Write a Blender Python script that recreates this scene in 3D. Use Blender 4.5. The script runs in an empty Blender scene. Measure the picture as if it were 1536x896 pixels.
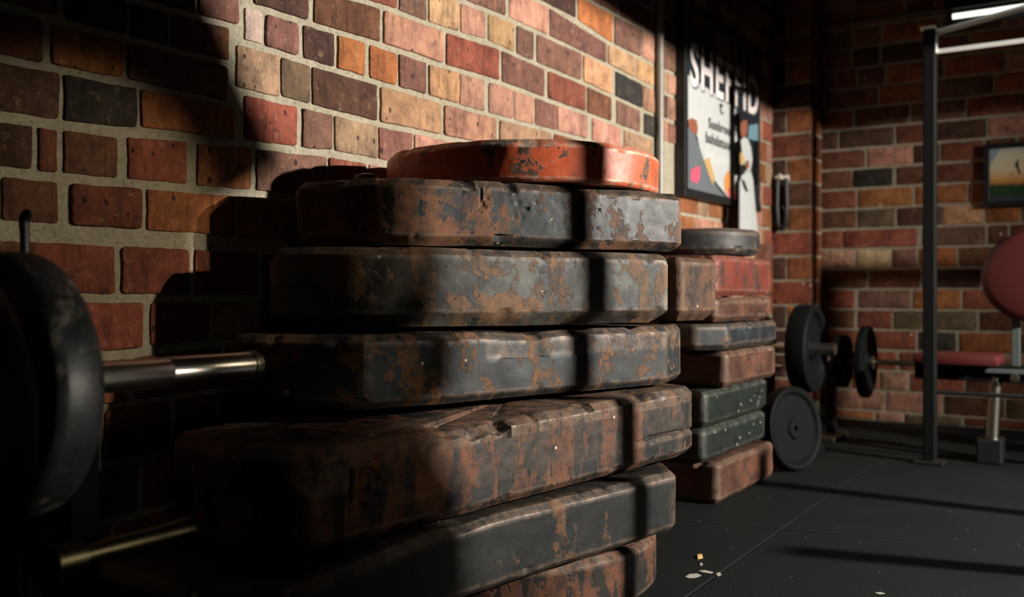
import bpy, bmesh, math, random
from mathutils import Vector, Matrix, noise

# ------------------------------------------------------------------ set-up
SC = bpy.context.scene
COL = SC.collection
S = 1.2                     # metres per layout unit
F = 1436.0                  # focal length in pixels of the 1536 px frame
HOR = 440.0                 # horizon row
TH = math.radians(32.9)     # wall direction against the view axis
CT, ST = math.cos(TH), math.sin(TH)
WD = 1.398                  # camera to left wall
WX = -0.085                 # plane of the left wall
BD = 4.85                   # camera to back wall along the left wall
CH = 0.617                  # camera height


def c2w(X, Z):
    return X * CT - Z * ST + WD, X * ST + Z * CT


def at(px, Z):
    """plan position seen at column px and depth Z"""
    return c2w((px - 768) / F * Z, Z)


def proj(wx, wy, z):
    q = wx - WD
    X = q * CT + wy * ST
    Z = -q * ST + wy * CT
    return 768 + F * X / Z, HOR - F * (z - CH) / Z, Z


def zat(py, Z):
    return CH - (py - HOR) / F * Z


def wall_y(px, off=0.0):
    u = (px - 768) / F
    Z = (WD - WX - off) / (ST - u * CT)
    return u * Z * ST + Z * CT, Z


def wall_pt(px, py, off=0.0):
    y, Z = wall_y(px, off)
    return y, zat(py, Z)


def row_pt(px, py, wy):
    """point on the plane wy = const"""
    u = (px - 768) / F
    q = (u * wy * CT - wy * ST) / (CT + u * ST)
    Z = -q * ST + wy * CT
    return q + WD, zat(py, Z)


def V(x, y, z):
    return Vector((x, y, z)) * S


def VW(off, a, z):
    return V(off + WX, a, z)


# ------------------------------------------------------------------ tags
def tag(o, label, cat, group=None, kind=None):
    o['label'] = label
    o['category'] = cat
    if group:
        o['group'] = group
    if kind:
        o['kind'] = kind
    return o


def thing(name, loc, label, cat, group=None):
    o = bpy.data.objects.new(name, None)
    o.empty_display_size = 0.1
    COL.objects.link(o)
    o.location = loc
    return tag(o, label, cat, group)


def link(name, me, mat, parent=None, loc=(0, 0, 0), smooth=None):
    o = bpy.data.objects.new(name, me)
    COL.objects.link(o)
    if mat is not None:
        if isinstance(mat, (list, tuple)):
            for m in mat:
                me.materials.append(m)
        else:
            me.materials.append(mat)
    o.location = loc
    if parent is not None:
        o.parent = parent
    if smooth is not None:
        for p in me.polygons:
            p.use_smooth = True
        if smooth > 0:
            me.set_sharp_from_angle(angle=math.radians(smooth))
    return o


def obj(name, bm, mat, parent=None, origin=None, smooth=None):
    """bm is in world metres; origin (metres) becomes the object's origin"""
    base = Vector((0, 0, 0))
    if parent is not None:
        base = parent.matrix_basis.translation.copy()
        pp = parent.parent
        while pp is not None:
            base += pp.matrix_basis.translation
            pp = pp.parent
    org = Vector(origin) if origin is not None else base
    bmesh.ops.translate(bm, verts=bm.verts, vec=-org)
    bmesh.ops.recalc_face_normals(bm, faces=bm.faces)
    me = bpy.data.meshes.new(name)
    bm.to_mesh(me)
    bm.free()
    return link(name, me, mat, parent, org - base, smooth)


def structure(o):
    o['kind'] = 'structure'
    return o


# ------------------------------------------------------------------ shapes (metres)
def bm_new():
    return bmesh.new()


def add_box(bm, c, size, rot=None, bevel=0.0):
    m = Matrix.Translation(Vector(c))
    if rot is not None:
        m = m @ rot
    m = m @ Matrix.Diagonal((size[0], size[1], size[2], 1))
    g = bmesh.ops.create_cube(bm, size=1, matrix=m)
    if bevel > 0:
        es = list({e for v in g['verts'] for e in v.link_edges})
        bmesh.ops.bevel(bm, geom=es, offset=bevel, segments=2, profile=0.5, affect='EDGES')


def add_tube(bm, pts, r, seg=16, cap=True):
    pts = [Vector(p) for p in pts]
    rs = r if isinstance(r, (list, tuple)) else [r] * len(pts)
    rings = []
    up = None
    for i, p in enumerate(pts):
        if i == 0:
            t = pts[1] - pts[0]
        elif i == len(pts) - 1:
            t = pts[-1] - pts[-2]
        else:
            t = (pts[i + 1] - pts[i]).normalized() + (pts[i] - pts[i - 1]).normalized()
        t.normalize()
        if up is None:
            up = Vector((0, 0, 1)) if abs(t.z) < 0.9 else Vector((1, 0, 0))
        a = t.cross(up)
        if a.length < 1e-5:
            a = t.cross(Vector((0, 1, 0)))
        a.normalize()
        b = a.cross(t).normalized()
        up = b
        ring = []
        for k in range(seg):
            an = 2 * math.pi * k / seg
            ring.append(bm.verts.new(p + (a * math.cos(an) + b * math.sin(an)) * rs[i]))
        rings.append(ring)
    for i in range(len(rings) - 1):
        for k in range(seg):
            k2 = (k + 1) % seg
            bm.faces.new((rings[i][k], rings[i][k2], rings[i + 1][k2], rings[i + 1][k]))
    if cap:
        bm.faces.new(rings[0][::-1])
        bm.faces.new(rings[-1])


def add_lathe(bm, center, axis, prof, seg=64):
    """prof: list of (radius, along axis)"""
    ax = Vector(axis).normalized()
    up = Vector((0, 0, 1)) if abs(ax.z) < 0.9 else Vector((1, 0, 0))
    a = ax.cross(up).normalized()
    b = a.cross(ax).normalized()
    c = Vector(center)
    rings = []
    for r, t in prof:
        if r < 1e-6:
            rings.append([bm.verts.new(c + ax * t)])
        else:
            rings.append([bm.verts.new(c + ax * t + (a * math.cos(2 * math.pi * k / seg) + b * math.sin(2 * math.pi * k / seg)) * r)
                          for k in range(seg)])
    for i in range(len(rings) - 1):
        p, q = rings[i], rings[i + 1]
        for k in range(seg):
            k2 = (k + 1) % seg
            if len(p) == 1 and len(q) == 1:
                continue
            if len(p) == 1:
                bm.faces.new((p[0], q[k2], q[k]))
            elif len(q) == 1:
                bm.faces.new((p[k], p[k2], q[0]))
            else:
                bm.faces.new((p[k], p[k2], q[k2], q[k]))


def add_prism(bm, poly, d):
    """poly: list of Vectors (planar), extruded by vector d"""
    d = Vector(d)
    a = [bm.verts.new(Vector(p)) for p in poly]
    b = [bm.verts.new(Vector(p) + d) for p in poly]
    n = len(poly)
    bm.faces.new(a[::-1])
    bm.faces.new(b)
    for i in range(n):
        j = (i + 1) % n
        bm.faces.new((a[i], a[j], b[j], b[i]))


# ------------------------------------------------------------------ materials
def hexc(h):
    h = h.lstrip('#')
    out = []
    for i in (0, 2, 4):
        c = int(h[i:i + 2], 16) / 255
        out.append(c / 12.92 if c <= 0.04045 else ((c + 0.055) / 1.055) ** 2.4)
    return (out[0], out[1], out[2], 1.0)


class NT:
    def __init__(self, name):
        self.m = bpy.data.materials.new(name)
        self.m.use_nodes = True
        self.t = self.m.node_tree
        self.t.nodes.clear()
        self.out = self.t.nodes.new('ShaderNodeOutputMaterial')
        self.bsdf = self.t.nodes.new('ShaderNodeBsdfPrincipled')
        self.t.links.new(self.bsdf.outputs[0], self.out.inputs[0])

    def n(self, typ, **kw):
        nd = self.t.nodes.new('ShaderNode' + typ)
        for k, v in kw.items():
            if k.startswith('i_'):
                nd.inputs[k[2:].replace('_', ' ')].default_value = v
            else:
                setattr(nd, k, v)
        return nd

    def l(self, a, b):
        self.t.links.new(a, b)

    def put(self, inp, v):
        if hasattr(v, 'is_linked') or isinstance(v, bpy.types.NodeSocket):
            self.l(v, inp)
        else:
            inp.default_value = v

    def math(self, op, a, b=0.0, clamp=False):
        nd = self.n('Math', operation=op, use_clamp=clamp)
        self.put(nd.inputs[0], a)
        self.put(nd.inputs[1], b)
        return nd.outputs[0]

    def ramp(self, fac, stops):
        nd = self.n('ValToRGB')
        self.put(nd.inputs[0], fac)
        el = nd.color_ramp.elements
        while len(el) < len(stops):
            el.new(0.5)
        for e, (p, c) in zip(el, stops):
            e.position = p
            e.color = c if len(c) == 4 else (*c, 1)
        return nd.outputs[0]

    def step(self, fac, lo, hi):
        return self.ramp(fac, [(lo, (0, 0, 0, 1)), (hi, (1, 1, 1, 1))])

    def mix(self, fac, a, b, mode='MIX'):
        nd = self.n('Mix', data_type='RGBA', blend_type=mode)
        self.put(nd.inputs[0], fac)
        self.put(nd.inputs[6], a)
        self.put(nd.inputs[7], b)
        return nd.outputs[2]

    def coords(self, kind='Object', loc=(0, 0, 0), scale=(1, 1, 1), rot=(0, 0, 0)):
        tc = self.n('TexCoord')
        mp = self.n('Mapping')
        mp.inputs['Location'].default_value = loc
        mp.inputs['Rotation'].default_value = rot
        mp.inputs['Scale'].default_value = scale
        self.l(tc.outputs[kind], mp.inputs[0])
        return mp.outputs[0]

    def noise(self, vec, scale, detail=6, rough=0.6, dist=0.0):
        nd = self.n('TexNoise')
        self.l(vec, nd.inputs['Vector'])
        nd.inputs['Scale'].default_value = scale
        nd.inputs['Detail'].default_value = detail
        nd.inputs['Roughness'].default_value = rough
        nd.inputs['Distortion'].default_value = dist
        return nd.outputs[0]

    def voro(self, vec, scale, feature='F1', rnd=1.0):
        nd = self.n('TexVoronoi', feature=feature)
        self.l(vec, nd.inputs['Vector'])
        nd.inputs['Scale'].default_value = scale
        nd.inputs['Randomness'].default_value = rnd
        return nd

    def bump(self, h, strength, dist=0.01):
        nd = self.n('Bump')
        nd.inputs['Strength'].default_value = strength
        nd.inputs['Distance'].default_value = dist
        self.l(h, nd.inputs['Height'])
        self.l(nd.outputs[0], self.bsdf.inputs['Normal'])
        return nd

    def base(self, c):
        self.put(self.bsdf.inputs['Base Color'], c)

    def rough(self, v):
        self.put(self.bsdf.inputs['Roughness'], v)

    def metal(self, v):
        self.put(self.bsdf.inputs['Metallic'], v)


def m_plain(name, col, rough=0.5, metal=0.0, var=0.25, scale=14, bump=0.1, bdist=0.002, spec=0.5):
    t = NT(name)
    co = t.coords('Object')
    nz = t.noise(co, scale, 6, 0.6)
    c = hexc(col) if isinstance(col, str) else col
    dark = tuple(x * (1 - var) for x in c[:3]) + (1,)
    lite = tuple(min(1, x * (1 + var)) for x in c[:3]) + (1,)
    t.base(t.mix(nz, dark, lite))
    t.rough(rough)
    t.metal(metal)
    t.put(t.bsdf.inputs['Specular IOR Level'], spec)
    if bump > 0:
        t.bump(t.noise(co, scale * 9, 4, 0.6), bump, bdist)
    return t.m


def m_iron(name, paint, rust, amt, streak=0.4, seed=0.0, rough=0.52, paint2=None, wear='#756354', flecks=0.5, rust2=None,
           big=5.0, wearamt=1.0, chalk=0.0):
    """painted cast iron, rust breaking through, worn edges, pits"""
    t = NT(name)
    co = t.coords('Object', loc=(seed * 3.1, seed * 1.7, seed * 2.3))
    st = t.coords('Object', loc=(seed * 2.1, seed * 0.7, seed), scale=(1, 1, 0.16))
    n1 = t.noise(co, big, 11, 0.72, 0.5)
    n2 = t.noise(st, 17, 6, 0.62, 0.4)
    n5 = t.noise(co, 48, 6, 0.7, 0.3)
    comb = t.math('ADD', t.math('MULTIPLY', n1, 1 - streak), t.math('MULTIPLY', n2, streak))
    comb = t.math('ADD', comb, t.math('MULTIPLY', t.math('SUBTRACT', n5, 0.5), 0.22))
    thr = 0.69 - amt * 0.27
    rustm = t.step(comb, thr - 0.012, thr + 0.014)
    # paint
    n3 = t.noise(co, 8, 9, 0.68, 0.3)
    p1 = hexc(paint)
    p2 = hexc(paint2) if paint2 else tuple(min(1, x * 2.3 + 0.004) for x in p1[:3]) + (1,)
    pc = t.mix(t.step(n3, 0.42, 0.6), p1, p2)
    # rust colour
    n4 = t.noise(co, 21, 8, 0.7)
    r1 = hexc(rust)
    r2 = hexc(rust2) if rust2 else tuple(x * 0.3 for x in r1[:3]) + (1,)
    rc = t.mix(t.step(n4, 0.38, 0.6), r2, r1)
    c = t.mix(rustm, pc, rc)
    # pale scuffs
    sc = t.noise(t.coords('Object', loc=(seed, 4 + seed, 1), scale=(1, 1, 0.35), rot=(0, 0, 0.4)), 60, 5, 0.75)
    scm = t.math('MULTIPLY', t.step(sc, 0.6, 0.72), t.step(n3, 0.42, 0.62))
    c = t.mix(t.math('MULTIPLY', scm, 0.22), c, hexc('#7d7466'))
    if chalk > 0:
        ck = t.noise(co, 11, 8, 0.72, 0.4)
        c = t.mix(t.math('MULTIPLY', t.step(ck, 0.56, 0.68), chalk), c, hexc('#6d695c'))
    # worn edges
    at_ = t.n('Attribute', attribute_name='wear')
    wn = t.noise(co, 28, 6, 0.7)
    wm = t.math('MULTIPLY', at_.outputs['Fac'], t.step(wn, 0.36, 0.6))
    wm = t.math('MULTIPLY', wm, 0.62 * wearamt, True)
    c = t.mix(wm, c, hexc(wear))
    # flecks of paint and pits
    vo = t.voro(co, 26)
    vr = t.n('SeparateColor')
    t.l(vo.outputs['Color'], vr.inputs[0])
    fl = t.math('MULTIPLY', t.math('LESS_THAN', vo.outputs['Distance'], 0.1), t.math('GREATER_THAN', vr.outputs[0], 1 - 0.25 * flecks))
    c = t.mix(t.math('MULTIPLY', fl, 0.8), c, hexc('#b5aa92'))
    vp = t.voro(t.coords('Object', loc=(2 + seed, 0, 5)), 55)
    vq = t.n('SeparateColor')
    t.l(vp.outputs['Color'], vq.inputs[0])
    pit = t.math('MULTIPLY', t.math('LESS_THAN', vp.outputs['Distance'], 0.17), t.math('GREATER_THAN', vq.outputs[1], 0.78))
    c = t.mix(t.math('MULTIPLY', pit, 0.85), c, (0.006, 0.006, 0.005, 1))
    t.base(c)
    ro = t.math('ADD', t.math('MULTIPLY', rustm, 0.2), rough)
    ro = t.math('ADD', ro, t.math('MULTIPLY', t.math('SUBTRACT', n4, 0.5), 0.3))
    t.rough(ro)
    t.put(t.bsdf.inputs['Specular IOR Level'], 0.27)
    t.metal(t.math('MULTIPLY', wm, 0.6))
    fine = t.noise(co, 150, 4, 0.6)
    h = t.math('ADD', t.math('MULTIPLY', rustm, 0.35), t.math('MULTIPLY', fine, 0.22))
    h = t.math('ADD', h, t.math('MULTIPLY', n4, 0.6))
    h = t.math('SUBTRACT', h, t.math('MULTIPLY', pit, 1.2))
    t.bump(h, 0.45, 0.003)
    return t.m


def m_brick():
    t = NT('brick_and_mortar')
    at_ = t.n('Attribute', attribute_name='tint')
    rnd = t.n('Attribute', attribute_name='brick')       # 0 mortar, 1 brick
    co = t.coords('Object')
    n1 = t.noise(co, 11, 7, 0.65, 0.5)
    n2 = t.noise(co, 70, 6, 0.7)
    n3 = t.noise(co, 26, 6, 0.7, 0.6)
    c = at_.outputs['Color']
    c = t.mix(t.step(n1, 0.3, 0.72), t.mix(1.0, c, (0.55, 0.5, 0.5, 1), 'MULTIPLY'), t.mix(1.0, c, (1.32, 1.25, 1.15, 1), 'MULTIPLY'))
    c = t.mix(t.math('MULTIPLY', t.step(n3, 0.54, 0.68), 0.62), c, t.mix(1.0, c, (0.4, 0.42, 0.5, 1), 'MULTIPLY'))
    c = t.mix(t.math('MULTIPLY', t.math('SUBTRACT', n2, 0.5), 1.1, True), c, (0.02, 0.015, 0.01, 1))
    # kiln streaks, grain, pits
    stv = t.noise(t.coords('Object', scale=(1, 1, 0.22)), 48, 6, 0.72, 0.3)
    grain = t.noise(co, 260, 3, 0.7)
    c = t.mix(t.math('MULTIPLY', t.step(stv, 0.49, 0.64), 0.62), c, t.mix(1.0, c, (0.38, 0.36, 0.36, 1), 'MULTIPLY'))
    c = t.mix(t.math('MULTIPLY', t.step(t.noise(co, 34, 7, 0.75, 0.4), 0.57, 0.68), 0.35), c, t.mix(0.5, c, hexc('#d8b894')))
    c = t.mix(t.math('MULTIPLY', t.step(grain, 0.35, 0.62), 0.5), t.mix(1.0, c, (1.25, 1.25, 1.22, 1), 'MULTIPLY'), t.mix(1.0, c, (0.55, 0.52, 0.5, 1), 'MULTIPLY'))
    vp = t.voro(t.coords('Object', scale=(1, 1, 0.7)), 60)
    vq = t.n('SeparateColor')
    t.l(vp.outputs['Color'], vq.inputs[0])
    pit = t.math('MULTIPLY', t.math('LESS_THAN', t.math('ADD', vp.outputs['Distance'], t.math('MULTIPLY', stv, 0.25)), t.math('MULTIPLY', vq.outputs[2], 0.5)), t.math('GREATER_THAN', vq.outputs[1], 0.8))
    c = t.mix(t.math('MULTIPLY', pit, 0.8), c, (0.012, 0.009, 0.007, 1))
    # splashes of lime
    vl = t.voro(t.coords('Object', loc=(3, 1, 0), scale=(1, 1, 0.55)), 24)
    vm = t.n('SeparateColor')
    t.l(vl.outputs['Color'], vm.inputs[0])
    lime = t.math('MULTIPLY', t.math('LESS_THAN', t.math('ADD', vl.outputs['Distance'], t.math('MULTIPLY', n2, 0.1)), 0.17),
                  t.math('GREATER_THAN', vm.outputs[0], 0.93))
    c = t.mix(t.math('MULTIPLY', lime, 0.85), c, hexc('#cdbfb0'))
    # mortar
    mc = t.mix(n1, hexc('#8a8471'), hexc('#b8b09a'))
    mc = t.mix(t.math('MULTIPLY', t.step(n2, 0.5, 0.7), 0.5), mc, hexc('#4f4a3c'))
    mc = t.mix(t.math('MULTIPLY', t.step(grain, 0.4, 0.6), 0.5), mc, t.mix(1.0, mc, (0.42, 0.42, 0.4, 1), 'MULTIPLY'))
    c = t.mix(rnd.outputs['Fac'], mc, c)
    t.base(c)
    t.rough(0.88)
    t.put(t.bsdf.inputs['Specular IOR Level'], 0.25)
    h = t.math('ADD', t.math('MULTIPLY', n2, 0.7), t.math('MULTIPLY', n3, 0.5))
    h = t.math('ADD', h, t.math('MULTIPLY', grain, 0.5))
    h = t.math('SUBTRACT', h, t.math('MULTIPLY', pit, 0.8))
    t.bump(h, 0.9, 0.006)
    return t.m


def m_floor():
    t = NT('rubber_floor')
    co = t.coords('Object')
    n1 = t.noise(co, 3, 6, 0.6)
    n2 = t.noise(co, 160, 3, 0.6)
    n3 = t.noise(co, 40, 6, 0.7)
    c = t.mix(n1, hexc('#080d0d'), hexc('#0e1413'))
    c = t.mix(t.math('MULTIPLY', t.step(n3, 0.6, 0.75), 0.35), c, hexc('#272d2b'))
    vo = t.voro(co, 60)
    vr = t.n('SeparateColor')
    t.l(vo.outputs['Color'], vr.inputs[0])
    fl = t.math('MULTIPLY', t.math('LESS_THAN', vo.outputs['Distance'], 0.12), t.math('GREATER_THAN', vr.outputs[0], 0.965))
    c = t.mix(t.math('MULTIPLY', fl, 0.6), c, hexc('#9a9a90'))
    t.base(c)
    t.rough(t.math('ADD', t.math('MULTIPLY', n1, 0.2), 0.6))
    t.put(t.bsdf.inputs['Specular IOR Level'], 0.15)
    t.bump(t.math('ADD', n2, t.math('MULTIPLY', n3, 0.5)), 0.5, 0.003)
    return t.m


def m_emit(name, col, strength):
    t = NT(name)
    t.base(col)
    t.put(t.bsdf.inputs['Emission Color'], col)
    t.put(t.bsdf.inputs['Emission Strength'], strength)
    return t.m


BRICK = m_brick()
FLOOR = m_floor()
BLACK = m_plain('black_powder_coat', '#070909', 0.55, 0.0, 0.3, 20, 0.12, spec=0.2)
BLACKM = m_plain('satin_black_plastic', '#0b0d0d', 0.5, 0.0, 0.3)
STEEL = m_plain('bright_steel', '#b9b4a8', 0.28, 1.0, 0.22, 40, 0.08)
OLDSTEEL = m_plain('tarnished_steel', '#7d7a66', 0.36, 1.0, 0.35, 30, 0.2)
BRASS = m_plain('dull_brass', '#57503a', 0.34, 1.0, 0.4, 30, 0.2)
RUBBER = m_plain('black_rubber', '#090c0c', 0.62, 0.0, 0.25, 12, 0.15, spec=0.07)
REDPAD = m_plain('oxblood_vinyl', '#481a18', 0.42, 0.0, 0.15, 9, 0.15)
PLASTER = m_plain('dark_plaster', '#1c1d1a', 0.9, 0.0, 0.2, 6, 0.2)
WHITEM = m_plain('lit_bar_white', '#d5d6cf', 0.35, 0, 0.08)  # white stands in for tube light on the steel rack bars
GREYM = m_plain('grey_enamel', '#505756', 0.4, 0.2, 0.15)


# ------------------------------------------------------------------ brick walls
rng = random.Random(7)
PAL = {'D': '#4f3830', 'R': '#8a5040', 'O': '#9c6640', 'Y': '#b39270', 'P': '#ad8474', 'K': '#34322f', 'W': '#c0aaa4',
       'M': '#7a5a50', 'T': '#a18870', 'G': '#655745', 'B': '#674634', 'o': '#925c3a', 'r': '#744436', 'C': '#c4b28e'}


class BrickWall:
    """one mesh: a mortar sheet and every brick face on it, with a tint per brick"""

    def __init__(self, place):
        self.place = place            # (a, z, out) -> Vector in metres ; a along the wall, z up, out of the wall (layout units)
        self.bm = bmesh.new()
        self.tint = self.bm.verts.layers.float_color.new('tint')
        self.isb = self.bm.verts.layers.float.new('brick')

    def v(self, a, z, o, tint=(0.3, 0.27, 0.2, 1), b=0.0):
        x = self.bm.verts.new(self.place(a, z, o))
        x[self.tint] = tint
        x[self.isb] = b
        return x

    def sheet(self, a0, a1, z0, z1):
        na, nz = max(1, int((a1 - a0) / 0.05)), max(1, int((z1 - z0) / 0.05))
        g = [[self.v(a0 + (a1 - a0) * i / na, z0 + (z1 - z0) * j / nz, 0) for j in range(nz + 1)] for i in range(na + 1)]
        for i in range(na):
            for j in range(nz):
                self.bm.faces.new((g[i][j], g[i + 1][j], g[i + 1][j + 1], g[i][j + 1]))

    def brick(self, quad, code, out=0.006, seed=0, rough=0.0022):
        """quad: (a, z) corners, bottom-left, bottom-right, top-right, top-left"""
        col = hexc(PAL[code])
        k = 0.76 + 0.3 * rng.random()
        col = tuple(min(1, c * k * (0.94 + 0.12 * rng.random())) for c in col[:3]) + (1,)
        q = [Vector((p[0], p[1])) for p in quad]
        ctr = (q[0] + q[1] + q[2] + q[3]) / 4
        pts = []
        rad = 0.003 + 0.005 * rng.random()
        for i in range(4):
            p, pr, nx = q[i], q[i - 1], q[(i + 1) % 4]
            l1, l2 = (pr - p).length, (nx - p).length
            if min(l1, l2) < 1e-4:
                return
            d1, d2 = (pr - p) / l1, (nx - p) / l2
            r = min(rad, l1 * 0.3, l2 * 0.3)
            pts += [p + d1 * r, p + (d1 + d2) * r * 0.3, p + d2 * r]
            nseg = max(2, int(l2 / 0.018))
            for s in range(1, nseg):
                pts.append(p + d2 * (r + (l2 - 2 * r) * s / nseg))
        o = out * (0.75 + 0.6 * rng.random())
        ring0, ring1, ring2 = [], [], []
        for p in pts:
            nv = noise.noise(Vector((p.x * 60, p.y * 60, seed * 7.3)))
            nv2 = noise.noise(Vector((p.x * 22, p.y * 22, seed * 3.3 + 9)))
            d = (ctr - p).normalized()
            e = p + d * (nv * rough + nv2 * rough)
            ring0.append(self.v(e.x, e.y, -0.001, col, 1.0))
            e1 = e + d * 0.0012
            ring1.append(self.v(e1.x, e1.y, o * 0.75, col, 1.0))
            e2 = e + d * 0.0042
            ring2.append(self.v(e2.x, e2.y, o, col, 1.0))
        n = len(pts)
        for ra, rb in ((ring0, ring1), (ring1, ring2)):
            for i in range(n):
                j = (i + 1) % n
                self.bm.faces.new((ra[i], ra[j], rb[j], rb[i]))
        c = self.v(ctr.x, ctr.y, o + 0.0006, col, 1.0)
        for i in range(n):
            self.bm.faces.new((ring2[i], ring2[(i + 1) % n], c))

    def done(self, name):
        o = obj(name, self.bm, BRICK, smooth=40)
        return structure(o)


# --- left wall: courses read off along the wall
VPX = 1698.0


class Joint:
    """a bed joint as (along, height) polyline, given by the points it passes"""

    def __init__(self, pts, w=0.0065):
        self.p = [wall_pt(x, y) for x, y in pts]
        self.w = w

    def z(self, a):
        p = self.p
        if a <= p[0][0]:
            return p[0][1]
        if a >= p[-1][0]:
            return p[-1][1]
        for (a0, z0), (a1, z1) in zip(p, p[1:]):
            if a0 <= a <= a1:
                return z0 + (z1 - z0) * (a - a0) / (a1 - a0)

    def shifted(self, dz):
        j = Joint.__new__(Joint)
        j.p = [(a, z + dz) for a, z in self.p]
        j.w = self.w
        return j


A0 = Joint([(0, 8), (70, 29), (109, 37), (164, 51), (200, 62), (336, 95)])
Am1 = Joint([(200, 1), (297, 27), (348, 39)])
Am2 = Am1.shifted(0.085)
Am3 = Am1.shifted(0.17)
A1 = Joint([(0, 88), (70, 102), (109, 108), (180, 122), (294, 147), (340, 156)])
A2 = Joint([(0, 175), (62, 185), (109, 190), (172, 201), (216, 197), (294, 209), (372, 216), (419, 224), (498, 231), (573, 245)], 0.008)
A3 = Joint([(16, 259), (70, 265), (109, 268), (172, 274), (227, 278), (300, 285), (360, 289), (446, 298)], 0.008)
A4 = Joint([(0, 345), (70, 349), (156, 356), (234, 359), (312, 363), (400, 370)], 0.0155)
A5 = Joint([(0, 447), (156, 448), (343, 448)], 0.008)
A6 = Joint([(100, 542), (195, 531), (265, 520), (320, 515)], 0.008)
A7 = Joint([(195, 606), (265, 592)])
R1 = Joint([(348, 60), (372, 66), (434, 84), (451, 91), (560, 123), (659, 152), (727, 171), (768, 182), (859, 205), (900, 217)])
R2 = Joint([(348, 134), (434, 154), (467, 161), (565, 186), (654, 204), (690, 212)])
R3 = A2
R0 = Joint([(356, 3), (443, 30), (568, 67), (640, 92), (748, 124), (816, 149), (874, 169), (975, 207)])
Q1 = Joint([(430, -32), (537, 0), (592, 17), (659, 43), (729, 63), (812, 100), (874, 125), (975, 171)])
Q2 = Joint([(620, -26), (687, 0), (760, 28), (871, 78), (975, 131)])
Q3 = Joint([(760, -22), (804, 0), (863, 30), (906, 62), (953, 84), (975, 95)])
Q4 = Joint([(850, -18), (895, 8), (945, 34), (975, 50)])
Q5 = Q4.shifted(0.088)
Q6 = Q4.shifted(0.176)

W = BrickWall(lambda a, z, o: VW(o, a, z))
W.sheet(-1.2, BD, -0.01, 2.25)
ya = lambda px: wall_y(px)[0]
SEED = [0]


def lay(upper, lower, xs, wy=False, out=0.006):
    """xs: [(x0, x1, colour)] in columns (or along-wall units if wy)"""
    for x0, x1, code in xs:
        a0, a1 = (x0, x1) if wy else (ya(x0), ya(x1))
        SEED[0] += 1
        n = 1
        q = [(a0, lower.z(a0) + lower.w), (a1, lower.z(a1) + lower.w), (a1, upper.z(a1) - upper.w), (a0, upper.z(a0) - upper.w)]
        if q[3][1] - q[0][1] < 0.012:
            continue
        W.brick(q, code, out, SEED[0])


# left zone
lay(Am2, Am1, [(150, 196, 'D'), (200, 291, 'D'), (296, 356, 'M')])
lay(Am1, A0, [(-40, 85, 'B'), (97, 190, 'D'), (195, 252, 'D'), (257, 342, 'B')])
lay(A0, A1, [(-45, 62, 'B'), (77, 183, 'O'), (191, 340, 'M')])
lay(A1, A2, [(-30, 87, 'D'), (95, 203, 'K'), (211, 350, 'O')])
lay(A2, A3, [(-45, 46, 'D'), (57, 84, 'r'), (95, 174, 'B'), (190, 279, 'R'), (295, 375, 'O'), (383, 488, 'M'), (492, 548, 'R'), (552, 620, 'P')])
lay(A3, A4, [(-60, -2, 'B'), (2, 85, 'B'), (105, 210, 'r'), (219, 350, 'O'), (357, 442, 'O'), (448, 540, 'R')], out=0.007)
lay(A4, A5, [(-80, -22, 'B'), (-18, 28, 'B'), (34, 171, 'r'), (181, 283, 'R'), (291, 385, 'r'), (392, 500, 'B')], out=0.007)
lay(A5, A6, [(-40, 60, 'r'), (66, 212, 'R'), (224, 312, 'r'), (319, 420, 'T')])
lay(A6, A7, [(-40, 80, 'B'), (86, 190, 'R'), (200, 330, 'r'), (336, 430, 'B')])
# right zone
XE = [(988, 1003, 'T'), (1005, 1016, 'P')]
lay(R2, R3, [(365, 444, 'R'), (452, 497, 'M'), (501, 565, 'T'), (567, 617, 'M'), (620, 700, 'P')])
lay(R1, R2, [(353, 418, 'T'), (420, 464, 'G'), (467, 564, 'D'), (569, 660, 'Y'), (665, 743, 'P'), (748, 825, 'T'), (830, 900, 'R')])
lay(R0, R1, [(366, 392, 'W'), (397, 446, 'M'), (454, 500, 'D'), (505, 545, 'O'), (553, 594, 'O'), (597, 637, 'M'), (642, 687, 'Y'),
             (689, 725, 'P'), (732, 769, 'P'), (771, 800, 'P'), (802, 834, 'M'), (835, 880, 'P'), (887, 930, 'P'), (935, 977, 'T')])
lay(Q1, R0, [(380, 461, 'D'), (470, 568, 'B'), (574, 663, 'P'), (668, 747, 'R'), (752, 815, 'M'), (821, 877, 'R'), (880, 916, 'B'),
             (924, 958, 'M'), (965, 980, 'K'), (988, 1000, 'P'), (1002, 1016, 'M')])
lay(Q2, Q1, [(400, 515, 'D'), (520, 594, 'R'), (598, 638, 'M'), (642, 688, 'Y'), (690, 727, 'P'), (731, 770, 'Y'), (774, 799, 'M'),
             (804, 871, 'M'), (874, 916, 'Y'), (922, 962, 'K'), (964, 980, 'P'), (988, 1001, 'D'), (1003, 1016, 'P')])
lay(Q3, Q2, [(560, 650, 'B'), (655, 757, 'M'), (763, 822, 'P'), (824, 908, 'M'), (911, 952, 'Y'), (955, 980, 'Y'), (988, 998, 'T'), (1000, 1016, 'P')])
lay(Q4, Q3, [(700, 790, 'B'), (795, 862, 'D'), (866, 918, 'O'), (921, 960, 'M'), (963, 980, 'P'), (986, 1016, 'M')])
lay(Q5, Q4, [(770, 860, 'D'), (866, 925, 'M'), (929, 965, 'B'), (968, 984, 'r'), (988, 1016, 'D')])
lay(Q6, Q5, [(780, 850, 'D'), (856, 920, 'B'), (926, 975, 'D'), (986, 1016, 'B')])


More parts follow.
